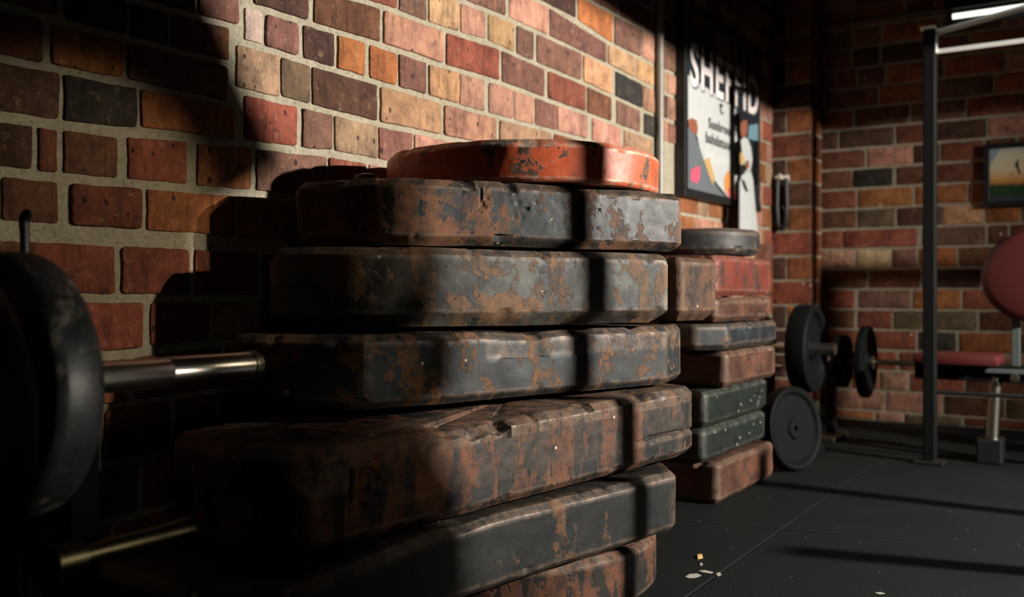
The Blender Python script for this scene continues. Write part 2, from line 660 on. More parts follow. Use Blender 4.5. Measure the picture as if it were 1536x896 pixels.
def fill(upper, lower, a0, a1, codes, lmin=0.13, lmax=0.21):
    a = a0
    while a < a1 - 0.03:
        b = min(a1, a + rng.uniform(lmin, lmax))
        if a1 - b < 0.05:
            b = a1
        lay(upper, lower, [(a, b - 0.012, rng.choice(codes))], wy=True)
        a = b


# courses past the poster, towards the corner, and beyond both ends of what was read off
base_z = Q4.p[-1][1]
for k in range(-2, 12):
    up = Joint.__new__(Joint); zk_ = wall_pt(1148, 213)[1] - 0.1045 * (k - 4); up.p = [(0, zk_), (5, zk_)]; up.w = 0.006
    lo = up.shifted(-0.1045)
    fill(up, lo, ya(1018), ya(1158.5), 'OPRPoYTM')
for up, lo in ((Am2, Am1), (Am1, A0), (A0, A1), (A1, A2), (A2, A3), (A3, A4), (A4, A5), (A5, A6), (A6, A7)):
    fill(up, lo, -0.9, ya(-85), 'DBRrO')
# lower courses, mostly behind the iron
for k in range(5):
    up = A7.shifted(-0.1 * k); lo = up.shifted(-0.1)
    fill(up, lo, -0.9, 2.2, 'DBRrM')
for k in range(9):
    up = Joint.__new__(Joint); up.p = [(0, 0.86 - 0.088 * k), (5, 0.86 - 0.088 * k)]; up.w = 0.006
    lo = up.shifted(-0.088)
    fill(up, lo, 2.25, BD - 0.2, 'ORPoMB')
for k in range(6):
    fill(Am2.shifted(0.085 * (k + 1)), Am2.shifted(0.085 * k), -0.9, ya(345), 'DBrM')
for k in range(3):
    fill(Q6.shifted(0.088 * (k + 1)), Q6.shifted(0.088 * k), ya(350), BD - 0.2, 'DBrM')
for up, lo, px in ((Q2, Q1, 396), (Q3, Q2, 556), (Q4, Q3, 696), (Q5, Q4, 766), (Q6, Q5, 776)):
    fill(up, lo, ya(350), ya(px), 'DBrMRP')
for up, lo, px in ((R1, R2, 904), (R2, R3, 704)):
    fill(up, lo, ya(px), ya(976), 'RPMBO')
for up, lo, px in ((A2, A3, 624), (A3, A4, 545), (A4, A5, 505), (A5, A6, 425), (A6, A7, 435)):
    fill(up, lo, ya(px), 2.24, 'RrBMO')
wall_left = W.done('wall_left')

# --- back wall
W2 = BrickWall(lambda a, z, o: V(a, BD - o, z))
W2.sheet(WX, 4.2, -0.01, 2.25)
PB = 30.6 / F * (BD / (CT + 0.3914 * ST))
zref = zat(342, BD / (CT + 0.3914 * ST))


def bx(px):
    return row_pt(px, 440, BD)[0]


ROWS = {  # course below joint number k (k=0 is the joint at row 342)
    -4: [(1234, 1257, 'D'), (1260, 1341, 'D'), (1346, 1400, 'r'), (1404, 1480, 'D')],
    -3: [(1234, 1298, 'r'), (1303, 1369, 'P'), (1372, 1409, 'D'), (1413, 1475, 'r')],
    -2: [(1234, 1278, 'B'), (1281, 1339, 'K'), (1345, 1399, 'B'), (1405, 1475, 'r')],
    -1: [(1234, 1284, 'R'), (1288, 1369, 'O'), (1374, 1450, 'O'), (1454, 1520, 'o')],
    -0.5: [],
    0: [(1234, 1264, 'R'), (1267, 1376, 'R'), (1384, 1478, 'M'), (1483, 1512, 'B')],
    1: [(1234, 1282, 'P'), (1286, 1337, 'C'), (1340, 1375, 'M'), (1380, 1435, 'o'), (1440, 1500, 'B')],
    2: [(1234, 1300, 'B'), (1304, 1380, 'B'), (1384, 1470, 'D')],
    3: [(1238, 1282, 'R'), (1289, 1366, 'M'), (1371, 1441, 'O'), (1446, 1500, 'R')],
    4: [(1238, 1282, 'B'), (1288, 1338, 'r'), (1342, 1465, 'G'), (1470, 1530, 'B')],
    5: [(1238, 1288, 'R'), (1292, 1374, 'r'), (1379, 1434, 'K'), (1441, 1520, 'O')],
    6: [(1238, 1308, 'B'), (1313, 1346, 'R'), (1351, 1420, 'R'), (1425, 1490, 'B')],
}
TAN = {-2: [(1234, 1284, 'B'), (1288, 1342, 'G'), (1347, 1412, 'D'), (1415, 1475, 'Y'), (1480, 1530, 'o')]}
order = {}
for k in range(-22, 12):
    zt = zref - PB * k
    if zt < 0.02:
        break
    if zt > 2.25:
        continue
    # courses, reading down from the top of the photograph
    if k == -1:
        row = TAN[-2]
    elif k == -2:
        row = ROWS[-1]
    elif k == -3:
        row = ROWS[-2]
    elif k == -4:
        row = ROWS[-3]
    elif k == -5:
        row = ROWS[-4]
    else:
        row = ROWS.get(k, [])
    xs = [(bx(a), bx(b), c) for a, b, c in row]
    x = 0.02
    first = xs[0][0] if xs else 99
    last = xs[-1][1] + 0.012 if xs else x
    if xs:
        while x < first - 0.05:
            b = min(first - 0.012, x + rng.uniform(0.15, 0.24))
            xs.append((x, b, rng.choice('RrBO')))
            x = b + 0.012
    x = max(last, 0.02 + (k % 2) * 0.1)
    while x < 3.4:
        b = x + rng.choice((0.245, 0.245, 0.23, 0.12))
        xs.append((x, b, rng.choice('RrBOOoMDPG')))
        x = b + 0.013
    zb = max(0.0, zt - PB)
    for a, b, c in xs:
        SEED[0] += 1
        W2.brick([(a, zb + 0.006), (b, zb + 0.006), (b, zt - 0.006), (a, zt - 0.006)], c, 0.006, SEED[0])
wall_back = W2.done('wall_back')

# --- pier in the corner
PY = 4.642
PX = row_pt(1215, 440, PY)[0]
bmp = bmesh.new()
W3 = BrickWall(lambda a, z, o: V(a, PY - o, z) if a <= 1 else V(PX + o, PY + (a - 2), z))
W3.sheet(WX, PX, 0, 2.25)
W3.sheet(2.0, 2.0 + BD - PY, 0, 2.25)
pp = 0.119
zr = zat(385, 4.70)
codes = 'oRODorOBoR'
for k in range(-14, 8):
    zt = zr - pp * k
    zb = zt - pp
    if zb < 0 or zt > 2.25:
        continue
    SEED[0] += 1
    c = codes[k % len(codes)]
    if k % 2:
        W3.brick([(WX + 0.004, zb + 0.006), (PX - 0.001, zb + 0.006), (PX - 0.001, zt - 0.006), (WX + 0.004, zt - 0.006)], c, 0.004, SEED[0])
    else:
        W3.brick([(WX + 0.004, zb + 0.006), (WX + 0.07, zb + 0.006), (WX + 0.07, zt - 0.006), (WX + 0.004, zt - 0.006)], 'D', 0.004, SEED[0])
        W3.brick([(WX + 0.081, zb + 0.006), (PX - 0.001, zb + 0.006), (PX - 0.001, zt - 0.006), (WX + 0.081, zt - 0.006)], c, 0.004, SEED[0])
    W3.brick([(2.001, zb + 0.006), (2 + BD - PY - 0.012, zb + 0.006), (2 + BD - PY - 0.012, zt - 0.006), (2.001, zt - 0.006)], c, 0.004, SEED[0])
W3.done('wall_pier')

# --- ceiling
bm = bm_new()
add_box(bm, V(1.6, 1.7, 2.28), (5.0 * S, 6.0 * S, 0.05))
structure(obj('ceiling', bm, PLASTER))

# --- floor: rubber mats with open seams, one mesh
bm = bm_new()


def fl(px, py):
    Z = F * CH / (py - HOR)
    return Vector((*at(px, Z), 0))


pA0, pA1 = fl(1020, 782), fl(1536, 826)
pB0, pB1 = fl(1042, 887), fl(1256, 735)
dA = (pA1 - pA0).normalized()
dB = (pB1 - pB0).normalized()
# crossing of both seams
den = dA.x * dB.y - dA.y * dB.x
tt = ((pB0.x - pA0.x) * dB.y - (pB0.y - pA0.y) * dB.x) / den
X0 = pA0 + dA * tt
us = [-2.6, -1.75, -0.9, 0, 0.85, 1.7, 2.55]
vs = [-3.4, -2.55, -1.7, -0.85, 0, 0.85, 1.7, 2.55, 3.4]
gap = 0.0022
for i in range(len(us) - 1):
    for j in range(len(vs) - 1):
        c = []
        for uu, vv in ((us[i] + gap, vs[j] + gap), (us[i + 1] - gap, vs[j] + gap), (us[i + 1] - gap, vs[j + 1] - gap), (us[i] + gap, vs[j + 1] - gap)):
            p = X0 + dA * uu + dB * vv
            c.append(p * S)
        cen = sum(c, Vector()) / 4
        low = [bm.verts.new(p + Vector((0, 0, -0.012))) for p in c]
        mid = [bm.verts.new(p + Vector((0, 0, -0.002))) for p in c]
        top = [bm.verts.new(p + (cen - p).normalized() * 0.0018) for p in c]
        for a, b in ((low, mid), (mid, top)):
            for k in range(4):
                bm.faces.new((a[k], a[(k + 1) % 4], b[(k + 1) % 4], b[k]))
        bm.faces.new(top)
for p in [((-3, -3), (6, -3), (6, 6.5), (-3, 6.5))]:
    bm.faces.new([bm.verts.new(Vector((x * S, y * S, -0.012))) for x, y in p])
structure(obj('floor', bm, FLOOR))


# ------------------------------------------------------------------ cast iron blocks
def round_poly(pts, rad, n=14):
    """pts: [(x, y)] counter-clockwise, rad per corner -> dense closed polyline"""
    out = []
    N = len(pts)
    P = [Vector(p) for p in pts]
    for i in range(N):
        p, a, b = P[i], P[i - 1], P[(i + 1) % N]
        d1, d2 = (a - p), (b - p)
        l1, l2 = d1.length, d2.length
        d1 /= l1
        d2 /= l2
        ang = math.acos(max(-1, min(1, d1.dot(d2))))
        r = rad[i]
        t = min(r / math.tan(ang / 2), l1 * 0.48, l2 * 0.48)
        r = t * math.tan(ang / 2)
        c = p + (d1 + d2).normalized() * (r / math.sin(ang / 2))
        s, e = p + d1 * t - c, p + d2 * t - c
        a0, a1 = math.atan2(s.y, s.x), math.atan2(e.y, e.x)
        while a1 < a0 - 1e-6:
            a1 += 2 * math.pi
        if a1 - a0 > math.pi:
            a1 -= 2 * math.pi
        for k in range(n + 1):
            an = a0 + (a1 - a0) * k / n
            out.append(c + Vector((math.cos(an), math.sin(an))) * r)
    return out


def resample(poly, step_fn):
    """walk a closed polyline with a step that depends on place and normal"""
    N = len(poly)
    seg = []
    for i in range(N):
        a, b = poly[i], poly[(i + 1) % N]
        L = (b - a).length
        if L > 1e-7:
            seg.append((a, b, L))
    total = sum(s[2] for s in seg)
    res = []
    s = 0.0
    i = 0
    acc = 0.0
    while s < total - 1e-6:
        while i < len(seg) - 1 and acc + seg[i][2] < s:
            acc += seg[i][2]
            i += 1
        a, b, L = seg[i]
        t = (s - acc) / L
        d = (b - a) / L
        p = a + (b - a) * t
        nrm = Vector((d.y, -d.x))
        res.append(p)
        s += step_fn(p, nrm)
    return res


def seg_dist(px, py, stroke):
    best = 1e9
    for (x0, y0), (x1, y1) in zip(stroke, stroke[1:]):
        dx, dy = x1 - x0, y1 - y0
        l2 = dx * dx + dy * dy
        t = 0 if l2 == 0 else max(0, min(1, ((px - x0) * dx + (py - y0) * dy) / l2))
        best = min(best, math.hypot(px - x0 - t * dx, py - y0 - t * dy))
    return best


def block(name, pts, rad, zb, zt, mat, label, cat='weight', group=None, cb=0.016, ct=0.012, seed=0, tilt=None, feature=None,
          dense=None, step=0.0065, rowstep=0.007, rough=1.0, dent=1.0, hole=None):
    """a thick slab: rounded outline, chamfered rims, dents and chips; layout units in, one mesh out"""
    poly = round_poly(pts, rad) if rad is not None else pts
    cx = sum(p.x for p in poly) / len(poly)
    cy = sum(p.y for p in poly) / len(poly)

    def stp(p, n):
        if dense:
            x = proj(p.x, p.y, 0.4)[0]
            if dense[0] < x < dense[1] and n.x > -0.2:
                return 0.0013
        facing = n.x * (WD - p.x) + n.y * (0 - p.y)
        return step if facing > -0.1 else 0.03
    ring = resample(poly, stp)
    N = len(ring)
    nrm = []
    for i in range(N):
        d = ring[(i + 1) % N] - ring[i - 1]
        nrm.append(Vector((d.y, -d.x)).normalized())
    corner = []
    for i in range(N):
        k = 3
        d0 = (ring[i] - ring[i - k]).normalized()
        d1 = (ring[(i + k) % N] - ring[i]).normalized()
        corner.append(min(1, math.acos(max(-1, min(1, d0.dot(d1)))) * 1.6))
    # profile rows: (inset, z, wear)
    rows = [(cb + 0.05, zb, 0), (cb + 0.006, zb, 0.2), (cb, zb + 0.0006, 0.5), (cb * 0.5, zb + cb * 0.5, 0.15), (0.0012, zb + cb - 0.001, 0.8), (0, zb + cb + 0.002, 0.7)]
    z0, z1 = zb + cb + 0.002, zt - ct - 0.002
    m = max(4, int((z1 - z0) / (0.0015 if dense else rowstep)))
    for k in range(1, m):
        z = z0 + (z1 - z0) * k / m
        e = min(z - z0, z1 - z)
        rows.append((0, z, max(0, 0.5 - e / 0.009)))
    rows += [(0, z1, 0.8), (0.001, zt - ct + 0.0008, 1.0), (ct * 0.5, zt - ct * 0.5, 0.55), (ct, zt - 0.0006, 1.0), (ct + 0.004, zt, 0.6), (ct + 0.02, zt, 0.25), (ct + 0.05, zt, 0.1)]
    bm = bmesh.new()
    wear = bm.verts.layers.float.new('wear')
    grid = []
    sv = Vector((seed * 5.1, seed * 2.7, seed * 9.3))
    for ins, z, w in rows:
        r_ = []
        for i in range(N):
            p = ring[i] - nrm[i] * ins
            n = nrm[i]
            zz = z
            q = Vector((p.x, p.y, z))
            lo = noise.noise(q * 5 + sv)
            mi = noise.noise(q * 18 + sv)
            hi = noise.noise(q * 55 + sv)
            d = (lo * 0.0028 + mi * 0.0011 + hi * 0.0004) * rough
            # chips along the rims
            if w > 0.5:
                ch = noise.noise(Vector((p.x * 26, p.y * 26, seed * 4.4 + (0 if z > (zb + zt) / 2 else 7))))
                ch = max(0, ch - 0.28) * dent
                d -= ch * 0.016
                zz += (-1 if z > (zb + zt) / 2 else 1) * ch * 0.014
            if w > 0.1:
                zz += noise.noise(Vector((p.x * 9, p.y * 9, seed * 2.2))) * 0.0022 * rough
            if feature:
                X, Y, _ = proj(p.x, p.y, z + (tilt(p.x, p.y) if tilt else 0))
                fd, fz, fw = feature(X, Y, p, z)
                d -= fd
                zz += fz
                w = max(w, fw) if fw >= 0 else w * (1 + fw)
            p = p + n * d
            if tilt:
                zz += tilt(p.x, p.y)
            v = bm.verts.new(V(p.x, p.y, zz))
            v[wear] = min(1, w + (corner[i] * 0.8 if w < 0.9 and ins < ct else 0))
            r_.append(v)
        grid.append(r_)
    for a, b in zip(grid, grid[1:]):
        for i in range(N):
            j = (i + 1) % N
            bm.faces.new((a[i], a[j], b[j], b[i]))
    # flat faces: fan to the centre
    for g, z in ((grid[0], zb), (grid[-1], zt)):
        c = bm.verts.new(V(cx, cy, z + (tilt(cx, cy) if tilt else 0)))
        for i in range(N):
            bm.faces.new((g[i], g[(i + 1) % N], c))
    o = obj(name, bm, mat, origin=V(cx, cy, zb), smooth=21)
    return tag(o, label, cat, group or ('irons of the far pile' if seed > 20 else 'irons of the near pile'))


def circle(cx, cy, r, n=240):
    return [Vector((cx + r * math.cos(2 * math.pi * k / n), cy + r * math.sin(2 * math.pi * k / n))) for k in range(n)]


def PT(px, Z):
    return at(px, Z)


I_black = m_iron('iron_black_worn', '#101314', '#6a452d', 0.64, 0.35, 1, paint2='#1d2323', rust2='#33261c', flecks=0.35)
I_grey = m_iron('iron_greyed', '#17191a', '#6e5138', 0.66, 0.25, 2, paint2='#4a4c47', rust2='#3b3228', flecks=0.45)
I_mottle = m_iron('iron_mottled', '#101416', '#644127', 0.54, 0.3, 3, big=9, paint2='#20282a', rust2='#40301d', flecks=0.35)
I_rust = m_iron('iron_rusty', '#101212', '#573420', 0.72, 0.6, 4, paint2='#191917', rust2='#2c1b12', flecks=0.3)  # darkened to stand in for weaker lamp light low in the pile
I_dark = m_iron('iron_dark_streaked', '#0b0e0e', '#553820', 0.4, 0.45, 5, paint2='#0f1413', rust2='#22190f', flecks=0.5)  # near-black colour imitates the dimmer light on the lower irons
I_brown = m_iron('iron_brown', '#1f1813', '#50341f', 0.8, 0.4, 6, paint2='#40302a', rust2='#3a2519', flecks=0.3)
I_orange = m_iron('iron_orange_paint', '#a23f20', '#5f4c38', 0.46, 0.15, 7, paint2='#bb522c', rust2='#2c2620', wear='#cdbda8', flecks=1.0, big=8, rough=0.46)
I_red = m_iron('iron_red_paint', '#54251c', '#432a20', 0.5, 0.3, 8, paint2='#622d22', flecks=0.2, wear='#8c6658')
I_clay = m_iron('iron_brown_clay', '#34201a', '#523020', 0.6, 0.4, 9, paint2='#402b20', rust2='#3c281c', flecks=0.2)
I_teal = m_iron('iron_green_black', '#101514', '#3e3026', 0.2, 0.3, 10, paint2='#161d1b', flecks=0.3, wear='#56584f')
I_plate = m_iron('iron_plate_dark', '#101212', '#3e3027', 0.4, 0.2, 11, paint2='#25292a', flecks=0.6, rough=0.4, chalk=0.8, big=9)
I_plater = m_iron('iron_plate_plum', '#241a1b', '#402a22', 0.5, 0.2, 12, paint2='#35282c', flecks=0.6, rough=0.4, chalk=0.6, big=9)
I_disc = m_iron('iron_blue_black', '#161b1e', '#6a4a34', 0.35, 0.3, 13, paint2='#272e30', flecks=0.2)

# main pile, from the floor up
lab_pile = 'in the near pile of heavy irons'
block('iron_weight', circle(0.2, 1.75, 0.37), None, 0.0, 0.113, I_rust,
      'round rusty brown iron weight lying on the floor at the bottom of the near pile', seed=1, cb=0.012)
b6 = [(0.10, 0.80), (0.42, 0.78), (0.505, 0.873), (0.486, 1.237), (0.612, 1.84), (0.55, 1.93), (0.25, 1.96), (0.10, 1.80)]


def f6(X, Y, p, z):
    d = fz = w = 0.0
    if z > 0.2 and 640 < X < 740:
        g = math.exp(-((X - 690) / 26) ** 2)
        fz -= g * 0.006
    return d, fz, w


block('iron_weight', b6, [0.05, 0.05, 0.03, 0.25, 0.035, 0.03, 0.05, 0.05], 0.127, 0.250, I_dark,
      'green-black iron weight with a pale worn rim, second from floor in the near pile', seed=2, cb=0.012, ct=0.012, feature=f6, tilt=lambda x, y: -0.008 * max(0, min(1, (1.9 - y) / 0.9)))

DIG13 = [[(529, 707), (528, 768)],
         [(543, 716), (547, 709), (556, 706), (564, 711), (566, 720), (562, 729), (551, 733), (561, 736), (568, 744), (567, 753), (560, 760), (550, 762), (543, 757)]]


def f5(X, Y, p, z):
    d = fz = w = 0.0
    if 515 < X < 580 and 695 < Y < 775:
        m = min(seg_dist(X, Y, s) for s in DIG13)
        if m < 5.5:
            d += 0.0075 * (1 - max(0, (m - 2.2) / 3.3))
            w = -0.5
        elif m < 9:
            w = 0.25
    # long gouge in the upper rim
    if z > 0.30 and 630 < X < 785 and p.x > 0.3:
        u_ = max(0.0, (X - 632) / 150)
        prof = max(0.0, math.sin(math.pi * min(1, u_ ** 0.75))) ** 0.7
        lim = 634 + 26 * prof + 7 * noise.noise(Vector((X * 0.05, 3, 2))) + 3 * noise.noise(Vector((X * 0.2, 1, 4)))
        if Y < lim:
            k = min(1, (lim - Y) / 9) * min(1, prof * 1.4)
            nz = noise.noise(Vector((X * 0.09, Y * 0.09, 5))) + 0.7 * noise.noise(Vector((X * 0.3, Y * 0.3, 9)))
            d += k * (0.0095 + 0.003 * nz)
            fz -= k * 0.007 if z > 0.385 else 0
            w = 0.95 if lim - Y < 5 else 0.75
        elif Y < lim + 4:
            w = 0.9
    if z > 0.33:
        # knocked corner
        c = math.hypot(X - 470, (Y - 705) * 0.8)
        if c < 34 and z > 0.33:
            nz = noise.noise(Vector((X * 0.13, Y * 0.13, 8)))
            k = 1 - c / 34
            d += k * (0.010 + 0.010 * nz)
            fz -= k * 0.010 if z > 0.38 else 0
            w = max(w, 0.8)
    # cut running into the right end
    if 950 < X < 1045:
        cut = 664 - 20 * ((X - 960) / 80) ** 0.7 if X > 960 else 664
        m = abs(Y - cut)
        if m < 4:
            d += 0.006 * (1 - m / 4) * min(1, (X - 950) / 20)
        elif m < 8 and Y > cut:
            w = 0.7
    return d, fz, w


b5 = [(0.10, 0.99), (0.30, 0.925), (0.438, 0.985), (0.597, 1.90), (0.588, 1.985), (0.45, 2.07), (0.2, 2.05), (0.10, 1.9)]
block('iron_weight', b5, [0.05, 0.06, 0.022, 0.03, 0.025, 0.05, 0.05, 0.05], 0.266, 0.413, I_rust,
      'rusty iron weight stamped 13 with a long gouge broken out of its upper rim', seed=5, cb=0.016, ct=0.014,
      feature=f5, dense=(515, 582), tilt=lambda x, y: -0.018 * max(0, min(1, (1.9 - y) / 0.9)), dent=1.3)


def f4(X, Y, p, z):
    d = fz = w = 0.0
    if z > 0.5 and 730 < X < 890:
        g = math.exp(-((X - 790) / 45) ** 2) + 0.9 * math.exp(-((X - 868) / 12) ** 2)
        fz -= g * 0.007
        d += g * 0.004
        w = 0.6
    if z < 0.47 and X < 548:
        k = max(0, min(1, (545 - X) / 190))
        fz += 0.035 * k * k * max(0, (0.47 - z) / 0.046)
    return d, fz, w


b4 = [(0.065, 1.16), (0.09, 1.105), (0.323, 1.21), (0.558, 1.915), (0.53, 2.06), (0.3, 2.13), (0.12, 2.1), (0.065, 1.9)]
block('iron_weight', b4, [0.03, 0.03, 0.014, 0.012, 0.03, 0.05, 0.05, 0.05], 0.419, 0.546, I_mottle,
      'mottled iron weight with a bright worn front corner, middle of the near pile', seed=4, cb=0.014, ct=0.013, feature=f4)
b3 = [(0.07, 1.30), (0.079, 1.195), (0.294, 1.263), (0.590, 1.855), (0.50, 1.93), (0.25, 1.96), (0.07, 1.8)]
block('iron_weight', b3, [0.05, 0.06, 0.17, 0.012, 0.03, 0.06, 0.06], 0.555, 0.699, I_grey,
      'greyed smooth-faced iron weight, third from the top of the near pile', seed=3, cb=0.026, ct=0.014)
b2 = [(0.0, 1.42), (0.03, 1.31), (0.275, 1.345), (0.457, 1.64), (0.588, 1.925), (0.5, 2.02), (0.25, 2.06), (0.05, 1.9)]


def f2(X, Y, p, z):
    d = 0.0
    if 690 < X < 905 and 285 < Y < 350:
        v = noise.noise(Vector((p.x * 95, p.y * 95, z * 120)))
        d += max(0, v - 0.36) * 0.008
    if 712 < X < 734 and 280 < Y < 312 and abs(X - 722 - (Y - 296) * 0.12) < 2.2:
        d += 0.003
    return d, 0.0, 0.0


block('iron_weight', b2, [0.05, 0.07, 0.16, 0.5, 0.012, 0.03, 0.06, 0.06], 0.706, 0.831, I_black,
      'black chipped iron weight directly under the orange round one', seed=6, cb=0.018, ct=0.015, feature=f2, step=0.0045, rowstep=0.004)
block('iron_weight', circle(0.238, 1.838, 0.305), None, 0.835, 0.920, I_orange,
      'round iron weight in chipped orange paint on the very top of the near pile', seed=7, cb=0.006, ct=0.012, dent=0.6, step=0.0045, rowstep=0.004)
bb = [(0.14, 1.995), (0.555, 1.995), (0.572, 2.18), (0.16, 2.2)]
block('iron_weight', bb, [0.03, 0.02, 0.02, 0.03], 0.553, 0.698, I_brown,
      'narrow brown iron weight poking out behind the right end of the near pile', seed=8, cb=0.024, ct=0.012)
bm = bm_new()
add_lathe(bm, V(-0.02, 1.60, 0.834), (0, 0, 1), [(0, 0), (0.03 * S, 0), (0.033 * S, 0.006), (0.033 * S, 0.04), (0.026 * S, 0.052), (0.012 * S, 0.056), (0, 0.056)], 40)
tag(obj('iron_collar', bm, I_plate, origin=V(-0.02, 1.60, 0.834), smooth=35),
    'small dark round iron collar peeping out behind the orange round weight', 'collar')


# second pile
def rect(x0, x1, y0, y1):
    return [(x0, y0), (x1, y0), (x1, y1), (x0, y1)]


def digits(strokes, wpx=2.6, depth=0.006):
    def f(X, Y, p, z):
        m = min(seg_dist(X, Y, s) for s in strokes)
        if m < wpx:
            return depth * (1 - max(0, (m - wpx * 0.4) / (wpx * 0.6))), 0, -0.5
        return 0, 0, 0
    return f


R4 = [0.025, 0.02, 0.02, 0.025]
block('iron_weight', rect(0.06, 0.392, 2.655, 3.175), R4, 0.0, 0.121, I_clay,
      'brown iron weight on the floor at the bottom of the far pile', seed=21, ct=0.010)
block('iron_weight', rect(0.05, 0.37, 2.60, 3.16), R4, 0.126, 0.225, I_teal,
      'black iron weight lying on the bottom brown one of the far pile', seed=22)
block('iron_weight', rect(0.05, 0.375, 2.60, 3.16), R4, 0.230, 0.333, I_teal,
      'green-black iron weight with one stamped digit, third from the floor in the far pile', seed=23,
      feature=digits([[(1136, 608), (1140, 594), (1134, 590), (1132, 597), (1140, 598)]]), dense=(1125, 1150))
block('iron_weight', rect(0.06, 0.40, 2.70, 3.17), R4, 0.338, 0.444, I_clay,
      'rust-brown iron weight stamped with two digits in the far pile', seed=24,
      feature=digits([[(1123, 535), (1129, 533), (1129, 541), (1124, 542), (1129, 543), (1129, 551), (1123, 552)], [(1137, 532), (1137, 553)]]), dense=(1115, 1146))
block('iron_weight', [(0.06, 2.66), (0.33, 2.62), (0.405, 2.70), (0.405, 3.16), (0.36, 3.215), (0.06, 3.215)], [0.03, 0.03, 0.02, 0.02, 0.03, 0.03], 0.449, 0.526, I_disc,
      'thin black iron weight with cut corners in the middle of the far pile', seed=25, ct=0.010)
block('iron_weight', rect(0.07, 0.385, 2.66, 3.165), R4, 0.531, 0.603, I_clay,
      'thin brown iron weight with a chipped top edge under the red one', seed=26, dent=2.0)
block('iron_weight', rect(0.07, 0.385, 2.66, 3.165), R4, 0.608, 0.730, I_red,
      'red painted iron weight near the top of the far pile', seed=27, ct=0.012)
block('iron_weight', circle(0.215, 2.92, 0.2), None, 0.736, 0.815, I_disc,
      'round blue-black iron weight on top of the far pile', seed=28)


# ------------------------------------------------------------------ plates and bars
def plate(name, center, axis, r, th, mat, label, group=None, rim=0.12, hub=0.22, seg=96, hole=0.0266, lean=None):
    """barbell plate in layout units: thick rim, dished web, raised hub, bore"""
    R, T = r * S, th * S * 0.5
    h = hole
    prof = [(h, -T * 0.8), (R * hub, -T * 0.8), (R * (hub + 0.05), -T * 0.45), (R * (1 - rim - 0.07), -T * 0.45), (R * (1 - rim), -T * 0.9), (R * (1 - rim * 0.4), -T),
            (R * 0.985, -T * 0.86), (R, -T * 0.6), (R, T * 0.6), (R * 0.985, T * 0.86), (R * (1 - rim * 0.4), T), (R * (1 - rim), T * 0.9),
            (R * (1 - rim - 0.07), T * 0.45), (R * (hub + 0.05), T * 0.45), (R * hub, T * 0.8), (h, T * 0.8), (h, -T * 0.8)]
    bm = bm_new()
    add_lathe(bm, V(*center), axis, prof, seg)
    bmesh.ops.remove_doubles(bm, verts=bm.verts, dist=1e-5)
    o = obj(name, bm, mat, origin=V(*center), smooth=35)
    return tag(o, label, 'weight plate', group or 'round barbell plates')


BXW, BZW = 0.25, 0.505
plate('weight_plate', (BXW, 0.642, BZW), (0, 1, 0), 0.163, 0.058, I_plate,
      'black scuffed weight plate loaded on the near bar, beside the bright sleeve')
plate('weight_plate', (0.395, 0.478, 0.49), (0, 1, 0), 0.168, 0.05, I_plater,
      'dark plum weight plate nearest the camera at the left edge')
b = thing('loading_bar', V(BXW, 0.85, BZW), 'bright worn steel bar sleeve pointing away from the near black plate', 'bar')
bm = bm_new()
add_tube(bm, [V(BXW, 0.525, BZW), V(BXW, 0.56, BZW)], 0.014)
obj('shaft', bm, STEEL, b, smooth=40)
bm = bm_new()
add_lathe(bm, V(BXW, 0, BZW), (0, 1, 0), [(0, 0.56 * S), (0.036, 0.56 * S), (0.036, 0.585 * S), (0.0262, 0.59 * S), (0.0262, 0.87 * S), (0.0250, 0.872 * S), (0.0262, 0.874 * S), (0.0262, 1.02 * S), (0, 1.02 * S)], 40)
sl = obj('sleeve', bm, STEEL, b, smooth=35)
bm = bm_new()
add_lathe(bm, V(BXW, 0, BZW), (0, 1, 0), [(0, 1.0195 * S), (0.0255, 1.0195 * S), (0.028, 1.022 * S), (0.028, 1.034 * S), (0.025, 1.039 * S), (0, 1.039 * S)], 40)
obj('end_cap', bm, OLDSTEEL, sl, smooth=35)

# second bar that carries the plum plate
b = thing('loading_bar', V(0.395, 0.45, 0.49), 'short steel bar through the plum plate at the left edge', 'barbell')
bm = bm_new()
add_tube(bm, [V(0.395, -0.5, 0.49), V(0.395, 0.515, 0.49)], 0.0262, 24)
obj('sleeve', bm, OLDSTEEL, b, smooth=40)

# the low stand with hook and storage peg
STANDM = m_plain('matt_black_iron', '#060707', 0.9, 0, 0.3, 20, 0.2, spec=0.05)
st = thing('barbell_stand', V(0.25, 0.725, 0), 'dark low barbell stand with a curved hook and a brass storage peg', 'stand')
bm = bm_new()
add_box(bm, V(0.25, 0.735, 0.235), (0.05, 0.05, 0.46 * S), bevel=0.004)
add_box(bm, V(0.25, 0.735, 0.01), (0.36, 0.07, 0.024), bevel=0.004)
obj('upright', bm, STANDM, st)
bm = bm_new()
add_box(bm, V(0.395, 0.28, 0.225), (0.05, 0.05, 0.45 * S), bevel=0.004)
add_box(bm, V(0.395, 0.28, 0.01), (0.3, 0.07, 0.024), bevel=0.004)
obj('upright', bm, STANDM, st)
bm = bm_new()
pts = []
hk = [(38, 560), (38, 470), (38, 400), (37, 350), (36, 335), (37, 326), (41, 320), (47, 317)]
for px, py in hk:
    x, z = row_pt(px, py, 0.735)
    pts.append(V(x, 0.735, z))
add_tube(bm, pts, [0.0085, 0.0085, 0.008, 0.0075, 0.0085, 0.009, 0.008, 0.0025], 16)
add_box(bm, V(0.238, 0.735, 0.452), (0.07, 0.03, 0.03), bevel=0.003)
obj('hook', bm, BLACKM, st, smooth=40)
bm = bm_new()
add_box(bm, V(0.325, 0.672, 0.15), (0.045, 0.045, 0.3 * S), bevel=0.004)
add_box(bm, V(0.325, 0.672, 0.008), (0.09, 0.09, 0.018), bevel=0.003)
